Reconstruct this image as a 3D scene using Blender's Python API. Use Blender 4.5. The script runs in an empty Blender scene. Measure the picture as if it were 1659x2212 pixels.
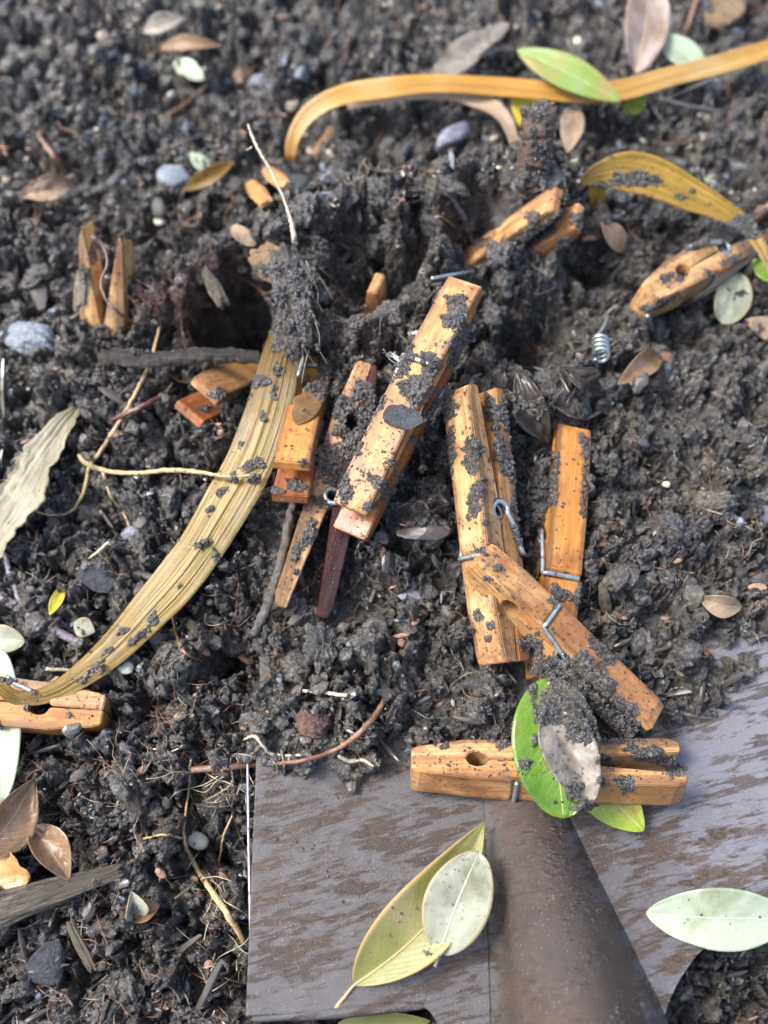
import bpy, bmesh, math, random
import numpy as np
from mathutils import Vector, Matrix
from mathutils.bvhtree import BVHTree

# ------------------------------------------------------------------ camera, light, exposure
SC = bpy.context.scene
COL = SC.collection
S = 0.01                       # all lengths below are in centimetres
TH = math.radians(20); D0 = 31.0; FPX = 2240.0
CAM = D0*np.array([0, -math.sin(TH), math.cos(TH)])
FW = -CAM/D0; RT = np.array([1., 0, 0]); UP = np.cross(RT, FW)
cd = bpy.data.cameras.new('camera'); cam = bpy.data.objects.new('camera', cd); COL.objects.link(cam)
cam.location = CAM*S
cam.rotation_euler = (TH, 0, 0)
cd.sensor_fit = 'VERTICAL'; cd.sensor_height = 24; cd.lens = 24*FPX/2212
cd.clip_start = 0.01; cd.clip_end = 200
cd.dof.use_dof = True; cd.dof.focus_distance = 0.29; cd.dof.aperture_fstop = 4.4
SC.camera = cam
SUN_EL, SUN_AZ = math.radians(50), math.radians(-72)
w = bpy.data.worlds.new('World'); SC.world = w; w.use_nodes = True
wn = w.node_tree.nodes; wl = w.node_tree.links
sky = wn.new('ShaderNodeTexSky'); sky.sky_type = 'NISHITA'; sky.sun_disc = False
sky.sun_elevation = SUN_EL; sky.sun_rotation = SUN_AZ; sky.dust_density = 4; sky.air_density = 0.8; sky.ozone_density = 1.0
hs = wn.new('ShaderNodeHueSaturation'); hs.inputs['Saturation'].default_value = 1.0
wl.new(sky.outputs[0], hs.inputs['Color']); wl.new(hs.outputs[0], wn['Background'].inputs['Color'])
wn['Background'].inputs['Strength'].default_value = 0.15
sd = bpy.data.lights.new('sun', 'SUN'); sd.energy = 1.25; sd.angle = math.radians(17); sd.color = (.94, .975, 1)
sun = bpy.data.objects.new('sun', sd); COL.objects.link(sun)
sv = Vector((math.sin(SUN_AZ)*math.cos(SUN_EL), math.cos(SUN_AZ)*math.cos(SUN_EL), math.sin(SUN_EL)))
sun.rotation_euler = sv.to_track_quat('Z', 'Y').to_euler(); sun.location = sv*3
SC.view_settings.view_transform = 'Standard'; SC.view_settings.look = 'None'
SC.view_settings.exposure = 1.72; SC.view_settings.gamma = 1

SZ = -1.05                     # height of the shovel plate
rng = np.random.default_rng(7); random.seed(7)

def ray(a, b):
    d = FW+(a-829.5)/FPX*RT-(b-1106)/FPX*UP
    return d/np.linalg.norm(d)
def P(a, b, h=0.):
    d = ray(a, b)
    return CAM+d*(h-CAM[2])/d[2]

# ------------------------------------------------------------------ noise
_tab = np.random.default_rng(3).random((256, 256))
def vnoise(x, y, seed=0):
    x = x+seed*17.31; y = y+seed*9.77
    xi = np.floor(x).astype(np.int64); yi = np.floor(y).astype(np.int64)
    fx = x-xi; fy = y-yi
    fx = fx*fx*(3-2*fx); fy = fy*fy*(3-2*fy)
    a = _tab[xi & 255, yi & 255]; b = _tab[(xi+1) & 255, yi & 255]
    c = _tab[xi & 255, (yi+1) & 255]; d = _tab[(xi+1) & 255, (yi+1) & 255]
    return (a+(b-a)*fx)*(1-fy)+(c+(d-c)*fx)*fy-.5
def fbm(x, y, o=4, seed=0):
    s = 0; a = 1.
    for i in range(o):
        s = s+a*vnoise(x, y, seed+i*3); x = x*2.03; y = y*2.03; a *= .5
    return s

# ------------------------------------------------------------------ mesh helpers
def mk(name, verts, faces, mat, parent=None, smooth=True, uv=None, attrs=None, origin=None, local=False):
    """link one mesh object; verts in cm (world, or local to the parent)"""
    v = np.asarray(verts, float)
    if origin is None:
        if parent is None and not local:
            origin = np.array([(v[:, 0].min()+v[:, 0].max())/2, (v[:, 1].min()+v[:, 1].max())/2, v[:, 2].min()])
        elif parent is not None and not local:
            origin = np.array(parent.location)/S
        else: origin = np.zeros(3)
    v = v-origin
    me = bpy.data.meshes.new(name)
    F = np.asarray(faces) if not isinstance(faces, list) or len({len(q) for q in faces}) == 1 else None
    if F is not None and len(F):
        F = np.asarray(F, np.int32); n, k = F.shape
        me.vertices.add(len(v)); me.vertices.foreach_set('co', (v*S).astype(np.float32).ravel())
        me.loops.add(n*k); me.loops.foreach_set('vertex_index', F.ravel())
        me.polygons.add(n); me.polygons.foreach_set('loop_start', np.arange(0, n*k, k, dtype=np.int32))
        me.polygons.foreach_set('loop_total', np.full(n, k, np.int32))
        me.update(calc_edges=True)
        li = F.ravel()
    else:
        me.from_pydata((v*S).tolist(), [], [list(q) for q in faces]); me.update()
        li = np.array([i for q in faces for i in q])
    if uv is not None:
        l = me.uv_layers.new(name='UVMap'); l.data.foreach_set('uv', np.asarray(uv, np.float32)[li].ravel())
    if attrs:
        for k_, a in attrs.items():
            at = me.attributes.new(k_, 'FLOAT', 'POINT'); at.data.foreach_set('value', np.asarray(a, np.float32))
    me.polygons.foreach_set('use_smooth', np.full(len(me.polygons), smooth))
    me.materials.append(mat)
    o = bpy.data.objects.new(name, me); COL.objects.link(o)
    if parent is not None: o.parent = parent
    else: o.location = origin*S
    return o
def tag(o, label, cat, group=None, kind=None):
    if label: o['label'] = label
    if cat: o['category'] = cat
    if group: o['group'] = group
    if kind: o['kind'] = kind
    return o
def empty(name, loc, label, cat, group=None):
    o = bpy.data.objects.new(name, None); COL.objects.link(o)
    o.empty_display_size = .01; o.location = np.asarray(loc)*S
    return tag(o, label, cat, group)

def spline(pts, n):
    p = np.asarray(pts, float)
    if len(p) == 2: t = np.linspace(0, 1, n)[:, None]; return p[0]*(1-t)+p[1]*t
    q = np.vstack([2*p[0]-p[1], p, 2*p[-1]-p[-2]])
    d = np.r_[0, np.cumsum(np.maximum(np.linalg.norm(np.diff(p[:, :3], axis=0), axis=1), 1e-4))]
    T = np.linspace(0, d[-1], n); k = np.clip(np.searchsorted(d, T, 'right')-1, 0, len(p)-2)
    t = ((T-d[k])/(d[k+1]-d[k]))[:, None]
    a, b, c, e = q[k], q[k+1], q[k+2], q[k+3]
    return .5*(2*b+(c-a)*t+(2*a-5*b+4*c-e)*t*t+(3*b-a-3*c+e)*t**3)

def tube(pts, n=None, seg=8, rough=0., flat=1., jag=0.):
    """pts rows x,y,z,r -> verts, faces (quads, with capped ends)"""
    p = spline(pts, n or max(6, len(pts)*5))
    c = p[:, :3].copy(); rad = np.maximum(p[:, 3], .003)
    n = len(c)
    if jag: c += (rng.random((n, 3))-.5)*jag
    t = np.gradient(c, axis=0); t /= np.linalg.norm(t, axis=1)[:, None]+1e-9
    ref = np.array([0, 0, 1.]) if abs(t[0, 2]) < .8 else np.array([1., 0, 0])
    A = np.zeros((n, 3)); a = ref-t[0]*(ref@t[0]); a /= np.linalg.norm(a)
    for i in range(n):
        a = a-t[i]*(a@t[i]); a /= np.linalg.norm(a)+1e-9; A[i] = a
    B = np.cross(t, A)
    an = np.linspace(0, 2*math.pi, seg, endpoint=False)
    R = rad[:, None]*(1+rough*(rng.random((n, seg))-.5)*2)
    V = c[:, None]+R[..., None]*(np.cos(an)[None, :, None]*A[:, None]*flat+np.sin(an)[None, :, None]*B[:, None])
    V = V.reshape(-1, 3)
    i = np.arange(n-1)[:, None]*seg; j = np.arange(seg)[None]; j2 = (j+1) % seg
    Fq = np.stack([i+j, i+j2, i+seg+j2, i+seg+j], -1).reshape(-1, 4)
    V = np.vstack([V, c[0]-t[0]*rad[0]*.4, c[-1]+t[-1]*rad[-1]*.4])
    k0, k1 = n*seg, n*seg+1; l = (n-1)*seg
    c0 = [[k0, (q+1) % seg, q, k0] for q in range(seg)]; c1 = [[k1, l+q, l+(q+1) % seg, k1] for q in range(seg)]
    tri = np.array([x[:3] for x in c0+c1])
    uv = np.zeros((len(V), 2)); uv[:n*seg, 0] = np.repeat(np.arange(n)/(n-1), seg); uv[:n*seg, 1] = np.tile(np.arange(seg)/seg, n)
    uv[-1, 0] = 1
    return V, [list(x) for x in Fq]+[list(x) for x in tri], uv
def join(parts):
    V = []; Fs = []; U = []; o = 0
    for q in parts:
        V.append(q[0]); Fs += [[i+o for i in fc] for fc in q[1]]; U.append(q[2] if len(q) > 2 else np.zeros((len(q[0]), 2))); o += len(q[0])
    return np.vstack(V), Fs, np.vstack(U)

def shell(G, th):
    """closed thin solid from a grid of points n x m"""
    n, m, _ = G.shape
    du = np.gradient(G, axis=0); dv = np.gradient(G, axis=1)
    N = np.cross(du, dv); N /= np.linalg.norm(N, axis=2)[..., None]+1e-9
    th = np.broadcast_to(np.asarray(th, float), (n, m))[..., None]
    T = (G+N*th/2).reshape(-1, 3); B = (G-N*th/2).reshape(-1, 3); K = n*m
    i = np.arange(n-1)[:, None]*m; j = np.arange(m-1)[None]
    q = np.stack([i+j, i+m+j, i+m+j+1, i+j+1], -1).reshape(-1, 4)
    Fs = [q, q[:, ::-1]+K]
    ring = [k for k in range(m)]+[m*k+m-1 for k in range(1, n)]+[(n-1)*m+k for k in range(m-2, -1, -1)]+[m*k for k in range(n-2, 0, -1)]
    ring = np.array(ring); r2 = np.roll(ring, -1)
    Fs.append(np.stack([ring, r2, r2+K, ring+K], -1))
    uu, vv = np.meshgrid(np.linspace(0, 1, n), np.linspace(0, 1, m), indexing='ij')
    uv = np.stack([uu.ravel(), vv.ravel()], -1)
    return np.vstack([T, B]), np.vstack(Fs), np.vstack([uv, uv])

def ico(sub):
    bm = bmesh.new(); bmesh.ops.create_icosphere(bm, subdivisions=sub, radius=1)
    V = np.array([v.co[:] for v in bm.verts]); Fc = np.array([[v.index for v in fa.verts] for fa in bm.faces]); bm.free()
    return V, Fc
ICO = {k: ico(k) for k in (1, 2, 3, 4, 5)}
def n3(V, f, seed):                      # cheap 3d-ish noise
    return (vnoise(V[:, 0]*f+V[:, 2]*f*.7, V[:, 1]*f-V[:, 2]*f*.4, seed)+vnoise(V[:, 1]*f+3.3, V[:, 2]*f+V[:, 0]*f*.5, seed+5))
def lump(sub, seed, amp=.35, f=1.6, ang=0., fine=.1):
    V, Fc = ICO[sub]; d = 1+amp*n3(V, f, seed)+fine*n3(V, f*4, seed+1)
    W = V*d[:, None]
    if ang:                              # chop facets for angular stones
        g = np.random.default_rng(seed)
        for _ in range(9):
            nrm = g.normal(size=3); nrm /= np.linalg.norm(nrm); c = .55+.35*g.random()
            s = W@nrm; W = W-np.outer(np.maximum(s-c, 0)*ang, nrm)
    return W, Fc
def rotm(g):
    q = g.normal(size=4); q /= np.linalg.norm(q); w_, x, y, z = q
    return np.array([[1-2*(y*y+z*z), 2*(x*y-z*w_), 2*(x*z+y*w_)], [2*(x*y+z*w_), 1-2*(x*x+z*z), 2*(y*z-x*w_)], [2*(x*z-y*w_), 2*(y*z+x*w_), 1-2*(x*x+y*y)]])

# ------------------------------------------------------------------ materials
class NT:
    def __init__(s, name):
        m = bpy.data.materials.new(name); m.use_nodes = True; s.m = m; s.n = m.node_tree.nodes; s.l = m.node_tree.links
        s.b = s.n['Principled BSDF']
    def new(s, t, **kw):
        x = s.n.new(t)
        for k, v in kw.items():
            if k[0] == '_': setattr(x, k[1:], v)
            else: s.put(x, k.replace('__', ' '), v)
        return x
    def put(s, x, k, v):
        i = x.inputs[int(k[1:])] if k[0] == 'i' and k[1:].isdigit() else x.inputs[k]
        if isinstance(v, bpy.types.NodeSocket): s.l.new(v, i)
        elif isinstance(v, (tuple, list)) and len(v) == 3 and i.type == 'RGBA': i.default_value = (*v, 1)
        else: i.default_value = v
    def coord(s, kind='Object', sc=(100, 100, 100), off=(0, 0, 0)):
        c = s.new('ShaderNodeTexCoord'); mp = s.new('ShaderNodeMapping', Vector=c.outputs[kind], Scale=sc, Location=off); return mp.outputs[0]
    def noise(s, vec, scale, det=4, rough=.55, dist=0.):
        x = s.new('ShaderNodeTexNoise', Scale=scale, Detail=det, Roughness=rough, Distortion=dist); s.put(x, 'Vector', vec); return x.outputs['Fac']
    def ramp(s, fac, stops, interp='LINEAR'):
        x = s.new('ShaderNodeValToRGB', Fac=fac); cr = x.color_ramp; cr.interpolation = interp
        while len(cr.elements) < len(stops): cr.elements.new(.5)
        for e, (p, c) in zip(cr.elements, stops): e.position = p; e.color = (*c, 1) if isinstance(c, (tuple, list)) else (c, c, c, 1)
        return x.outputs[0]
    def mix(s, fac, a, b, mode='MIX'):
        x = s.new('ShaderNodeMix', _data_type='RGBA', _blend_type=mode)
        for i, v in ((0, fac), (6, a), (7, b)):
            so = x.inputs[i]
            if isinstance(v, bpy.types.NodeSocket): s.l.new(v, so)
            elif isinstance(v, (tuple, list)): so.default_value = (*v, 1)
            else: so.default_value = v if i == 0 else (v, v, v, 1)
        return x.outputs[2]
    def math(s, op, a, b=0., c=0.):
        x = s.new('ShaderNodeMath', _operation=op)
        for i, v in enumerate((a, b, c)):
            if isinstance(v, bpy.types.NodeSocket): s.l.new(v, x.inputs[i])
            else: x.inputs[i].default_value = v
        return x.outputs[0]
    def bump(s, h, dist, strength=1., normal=None):
        x = s.new('ShaderNodeBump', Strength=strength, Distance=dist); s.put(x, 'Height', h)
        if normal is not None: s.put(x, 'Normal', normal)
        return x.outputs[0]
    def rnd(s):
        return s.new('ShaderNodeObjectInfo').outputs['Random']
    def setp(s, **kw):
        for k, v in kw.items(): s.put(s.b, k.replace('__', ' '), v)
        return s.m

def soil_nodes(t, vec):
    """dark wet loam: colour, roughness, bump"""
    n1 = t.noise(vec, .9, 4); n2 = t.noise(vec, 7, 5, .65); n3_ = t.noise(vec, 34, 3, .6)
    col = t.ramp(n1, [(.32, (.020, .019, .015)), (.5, (.056, .049, .035)), (.68, (.120, .102, .068))])
    col = t.mix(t.ramp(n2, [(.42, 0.), (.7, .85)]), col, (.115, .10, .075))
    return col, n1, n2, n3_
def m_soil():
    t = NT('wet_soil'); v = t.coord()
    col, n1, n2, n3_ = soil_nodes(t, v)
    at = t.new('ShaderNodeAttribute', _attribute_name='cr').outputs['Fac']
    col = t.mix(1., col, t.ramp(at, [(0, .55), (.5, .95), (.85, 1.35), (1, 2.0)]), 'MULTIPLY')
    col = t.mix(t.ramp(at, [(.90, 0.), (.94, .5), (1, .8)]), col, (.16, .13, .09))
    vo = t.new('ShaderNodeTexVoronoi', _feature='F1', Vector=v, Scale=15.)
    sp = t.math('MULTIPLY', t.math('LESS_THAN', vo.outputs['Distance'], .22), t.math('GREATER_THAN', t.new('ShaderNodeSeparateColor', Color=vo.outputs['Color']).outputs[0], .93))
    col = t.mix(sp, col, (.34, .31, .25))
    col = t.mix(t.math('MULTIPLY', t.ramp(t.noise(v, .35, 3), [(.52, 0.), (.62, .5)]), 1.), col, (.055, .048, .052))
    ro = t.ramp(t.noise(v, 3.1, 4), [(.35, .14), (.6, .42)])
    h = t.math('ADD', t.math('MULTIPLY', n3_, .5), t.math('MULTIPLY', n2, 1.))
    nb = t.bump(t.noise(v, 40, 2), .0006, 1., t.bump(h, .0016, 1.))
    return t.setp(Base__Color=col, Roughness=ro, Normal=nb, Specular__IOR__Level=.9, Coat__Weight=t.ramp(t.noise(v, 2.2, 3), [(.38, .3), (.55, 1.)]), Coat__Roughness=.06, Coat__IOR=1.8, Coat__Normal=nb)

def m_wood(name, c1, c2, c3, dirt=.55, wet=.6, dark=0.):
    t = NT(name)
    r = t.rnd(); c = t.new('ShaderNodeTexCoord')
    off = t.new('ShaderNodeCombineXYZ', X=t.math('MULTIPLY', r, 37.), Y=t.math('MULTIPLY', r, 91.), Z=t.math('MULTIPLY', r, 13.))
    p = t.new('ShaderNodeVectorMath', _operation='MULTIPLY_ADD'); t.l.new(c.outputs['Object'], p.inputs[0]); p.inputs[1].default_value = (100,)*3; t.l.new(off.outputs[0], p.inputs[2]); v = p.outputs[0]
    g = t.new('ShaderNodeMapping', Vector=v, Scale=(.22, 3.4, 3.4)).outputs[0]
    gr = t.noise(g, 1.5, 4, .55, .3); fine = t.noise(t.new('ShaderNodeMapping', Vector=v, Scale=(.5, 14, 14)).outputs[0], 2, 3, .6)
    wv = t.new('ShaderNodeTexWave', _wave_type='BANDS', _bands_direction='Y', Vector=t.new('ShaderNodeMapping', Vector=v, Scale=(.05, 1.3, .6)).outputs[0], Scale=1.6, Distortion=2.2, Detail=2).outputs['Fac']
    col = t.ramp(gr, [(.3, c2), (.5, c1), (.75, c3)])
    col = t.mix(t.ramp(wv, [(.5, 0.), (.95, .55)]), col, c2)
    col = t.mix(t.ramp(fine, [(.5, 0.), (.72, .6)]), col, tuple(x*.55 for x in c2))
    bl = t.noise(v, .55, 4, .6)                          # darker soaked stretches
    col = t.mix(t.ramp(bl, [(.5, 0.), (.68, .75)]), col, tuple(x*y for x, y in zip(c2, (.62, .45, .4))))
    # ground-in dirt: specks and smears
    d1 = t.noise(v, 9, 4, .6); d2 = t.noise(v, 1.1, 3, .6); d3 = t.noise(v, 3.2, 5, .7)
    m1 = t.math('MULTIPLY', t.ramp(d1, [(.60, 0.), (.66, 1.)]), t.ramp(d2, [(.58-.25*dirt, 0.), (.75-.25*dirt, .9)]))
    m2 = t.ramp(d3, [(.76-.2*dirt, 0.), (.80-.2*dirt, .95)])
    m3 = t.math('MULTIPLY', t.ramp(t.noise(v, 1.6, 6, .66), [(.44, 0.), (.60, .85)]), dirt)
    dm = t.math('MAXIMUM', m1, m2)
    so_ = t.new('ShaderNodeSeparateXYZ', Vector=t.new('ShaderNodeMapping', Vector=c.outputs['Object'], Scale=(100, 100, 100)).outputs[0])
    zl = t.math('MINIMUM', t.math('ABSOLUTE', so_.outputs[2]), t.math('MULTIPLY', t.math('ABSOLUTE', so_.outputs[1]), .84))
    em = t.ramp(t.math('ADD', zl, t.math('MULTIPLY', t.noise(v, 2.6, 5, .65), .34)), [(.54, 0.), (.62, .7)])
    lt = c1[0] > .2
    col = t.mix(em, col, (.13, .062, .026) if lt else c2); col = t.mix(m3, col, (.12, .075, .04) if lt else c2); col = t.mix(dm, col, (.035, .028, .02))
    h = t.math('ADD', t.math('MULTIPLY', fine, .35), t.math('MULTIPLY', dm, 1.6))
    h = t.math('ADD', h, t.math('MULTIPLY', t.noise(v, 30, 2), t.math('MULTIPLY', dm, .9)))
    nb = t.bump(h, .00035, 1.)
    return t.setp(Base__Color=col, Roughness=t.ramp(gr, [(.3, .34), (.7, .55)]), Normal=nb, Coat__Weight=t.math('MULTIPLY', t.ramp(d2, [(.35, .1), (.65, .6)]), wet), Coat__Roughness=.22, Coat__Normal=t.bump(h, .0002, .6), Specular__IOR__Level=.35, Subsurface__Weight=.12, Subsurface__Radius=(1., .4, .15), Subsurface__Scale=.0015)

def m_leaf(name, c1, c2, c3=None, rough=.45, vein=(.5, .5, .3), veins=14., vs=.35, spots=.3, coat=.3, mot=.8, ridges=0., transl=.0, lateral=True, edge=None, dark_top=None):
    """UV: x along the leaf, y across"""
    t = NT(name); v = t.coord(); uv = t.new('ShaderNodeTexCoord').outputs['UV']
    sx = t.new('ShaderNodeSeparateXYZ', Vector=uv); U = sx.outputs[0]; W = t.math('ABSOLUTE', t.math('SUBTRACT', sx.outputs[1], .5))
    n = t.noise(v, mot, 5, .6, .4)
    col = t.ramp(n, [(.35, c1), (.62, c2)]) if c3 is None else t.ramp(n, [(.32, c1), (.5, c2), (.66, c3)])
    h = None
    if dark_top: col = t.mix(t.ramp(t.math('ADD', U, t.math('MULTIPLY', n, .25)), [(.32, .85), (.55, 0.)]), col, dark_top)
    if ridges:
        rr = t.noise(t.new('ShaderNodeMapping', Vector=uv, Scale=(1.2, ridges, 1)).outputs[0], 1., 3, .6, .15)
        col = t.mix(t.ramp(rr, [(.35, .75), (.65, 0.)]), col, tuple(x*.45 for x in c1))
        col = t.mix(t.ramp(rr, [(.6, 0.), (.75, .45)]), col, tuple(min(1, x*1.6) for x in c2))
        h = t.math('MULTIPLY', rr, 2.)
    if lateral:
        a = t.math('MULTIPLY', t.math('SUBTRACT', U, t.math('MULTIPLY', W, .55)), veins*6.283)
        vv = t.math('POWER', t.math('MULTIPLY_ADD', t.math('SINE', t.math('ADD', a, t.math('MULTIPLY', n, 5.))), .5, .5), 30.)
        col = t.mix(t.math('MULTIPLY', vv, vs*.4), col, vein); h = t.math('MULTIPLY', vv, -.12) if h is None else h
    if edge: col = t.mix(t.ramp(W, [(.42, 0.), (.48, .8)]), col, edge)
    d = t.noise(v, 6, 5, .65); col = t.mix(t.ramp(d, [(.72-spots*.3, 0.), (.78-spots*.3, .85)]), col, (.045, .034, .02))
    col = t.mix(t.ramp(t.noise(v, 45, 2), [(.4, .25), (.6, 0.)]), col, tuple(x*.6 for x in c1))
    hh = t.noise(v, 11, 4); h = hh if h is None else t.math('ADD', h, t.math('MULTIPLY', hh, .5))
    nb = t.bump(h, .00022, 1.)
    return t.setp(Base__Color=col, Roughness=rough, Normal=nb, Coat__Weight=coat*.35, Coat__Roughness=.15, Coat__Normal=nb, Specular__IOR__Level=.35, Subsurface__Weight=.1, Subsurface__Scale=.001)

def m_plain(name, c1, c2, rough=.5, sc=3., stretch=(1, 1, 1), bump=.0004, dirt=.3, coat=.2, metal=0., bsc=12., spec=.5):
    t = NT(name); v = t.coord(sc=tuple(100*x for x in stretch))
    n = t.noise(v, sc, 5, .6, .2); n2 = t.noise(v, bsc, 4, .65)
    col = t.ramp(n, [(.35, c1), (.65, c2)])
    d = t.noise(t.coord(), 4, 5, .65); col = t.mix(t.ramp(d, [(.68-dirt*.3, 0.), (.76-dirt*.3, .9)]), col, (.035, .03, .024))
    nb = t.bump(n2, bump, 1.)
    return t.setp(Base__Color=col, Roughness=rough, Normal=nb, Coat__Weight=coat, Coat__Roughness=.15, Coat__Normal=nb, Metallic=metal, Specular__IOR__Level=spec)

def m_shovel():
    t = NT('wet_steel'); v = t.coord()
    rv = t.new('ShaderNodeMapping', Vector=v, Rotation=(0, 0, -.25)).outputs[0]
    patch = t.noise(t.new('ShaderNodeMapping', Vector=rv, Scale=(.55, 1.7, 1)).outputs[0], 1.15, 7, .66, .35)
    streak = t.noise(t.new('ShaderNodeMapping', Vector=rv, Scale=(.6, 5.5, 1)).outputs[0], 1.6, 5, .65)
    pm = t.ramp(t.math('ADD', t.math('MULTIPLY', patch, .6), t.math('MULTIPLY', streak, .4)), [(.46, 1.), (.51, 0.)])
    sx = t.new('ShaderNodeSeparateXYZ', Vector=v)
    zz = t.math('ADD', sx.outputs[2], t.math('MULTIPLY', t.noise(v, .8, 4), 1.2))
    up = t.math('MULTIPLY', t.math('LESS_THAN', sx.outputs[0], 3.), t.ramp(t.math('MULTIPLY', zz, .25), [(.44, 0.), (.58, .85)]))
    pm = t.math('MAXIMUM', pm, up)
    sky_sheen = t.ramp(t.math('ADD', t.math('MULTIPLY', sx.outputs[0], .1), t.math('MULTIPLY', t.noise(v, .7, 3), .3)), [(.46, 0.), (.72, 1.)])
    base = t.ramp(t.noise(v, .4, 4), [(.35, (.018, .009, .004)), (.65, (.042, .022, .010))])
    film_sheen = t.ramp(t.noise(v, 2.2, 4), [(.3, (.027, .023, .023)), (.7, (.046, .040, .040))])
    film_sheen = t.mix(t.ramp(t.noise(v, 8, 4, .7), [(.5, 0.), (.7, .6)]), film_sheen, (.035, .028, .026))
    film_sheen = t.mix(sky_sheen, film_sheen, (.095, .092, .108))  # bluish sky sheen on the right, painted as a paler tone into the film
    col = t.mix(pm, film_sheen, base)
    rs = t.noise(v, 5, 5, .7); col = t.mix(t.ramp(rs, [(.60, 0.), (.72, .6)]), col, (.15, .085, .04))
    vo = t.new('ShaderNodeTexVoronoi', _feature='F1', Vector=v, Scale=9.)
    g = t.math('MULTIPLY', t.ramp(vo.outputs['Distance'], [(.1, 1.), (.24, 0.)]), t.math('GREATER_THAN', t.new('ShaderNodeSeparateColor', Color=vo.outputs['Color']).outputs[0], .55))
    col = t.mix(t.math('MULTIPLY', g, .6), col, (.26, .21, .14))
    h = t.math('ADD', t.math('MULTIPLY', t.noise(v, 27, 4, .7), 2.0), t.math('MULTIPLY', g, .8))
    dr = t.new('ShaderNodeTexVoronoi', _feature='SMOOTH_F1', Vector=t.new('ShaderNodeMapping', Vector=v, Scale=(.75, 1.5, 1), Rotation=(0, 0, .5)).outputs[0], Scale=4.5)
    drop = t.math('MULTIPLY', t.ramp(dr.outputs['Distance'], [(.10, 1.), (.40, 0.)]), t.ramp(t.noise(v, .45, 2), [(.42, 0.), (.55, 1.)]))
    nb = t.bump(t.math('ADD', h, t.math('MULTIPLY', pm, -.15)), .00016, 1.)
    cb = t.bump(t.math('ADD', t.math('MULTIPLY', drop, 5.), h), .00026, 1.)
    return t.setp(Base__Color=col, Roughness=t.mix(pm, .46, .3), Metallic=t.math('MULTIPLY', sky_sheen, .3), Normal=nb, Coat__IOR=1.7, Specular__IOR__Level=t.mix(pm, .8, .35), Coat__Weight=t.math('MAXIMUM', t.mix(pm, .6, .4), t.math('MAXIMUM', drop, sky_sheen)), Coat__Roughness=.07, Coat__Normal=cb)

MSOIL = m_soil()
MW = m_wood('orange_wood', (.49, .255, .088), (.32, .135, .042), (.62, .39, .17), .5)
MWP = m_wood('pale_wood', (.52, .31, .13), (.34, .16, .06), (.62, .43, .22), .6, .35)
MWL = m_wood('bright_wood', (.66, .42, .18), (.50, .26, .09), (.74, .54, .30), .2, .35)
MWG = m_wood('golden_wood', (.46, .20, .04), (.34, .12, .02), (.54, .27, .065), .25, .5)
MWR = m_wood('reddish_wood', (.36, .12, .034), (.20, .05, .013), (.48, .22, .07), .45, .8)
MWD = m_wood('maroon_wood', (.050, .010, .007), (.022, .005, .004), (.10, .022, .012), .3, .5)
MSTEEL = m_plain('galvanised_wire', (.27, .32, .32), (.46, .53, .52), .3, 5, bump=.0001, dirt=.15, coat=.5, metal=.75)
MSHOV = m_shovel()

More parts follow.
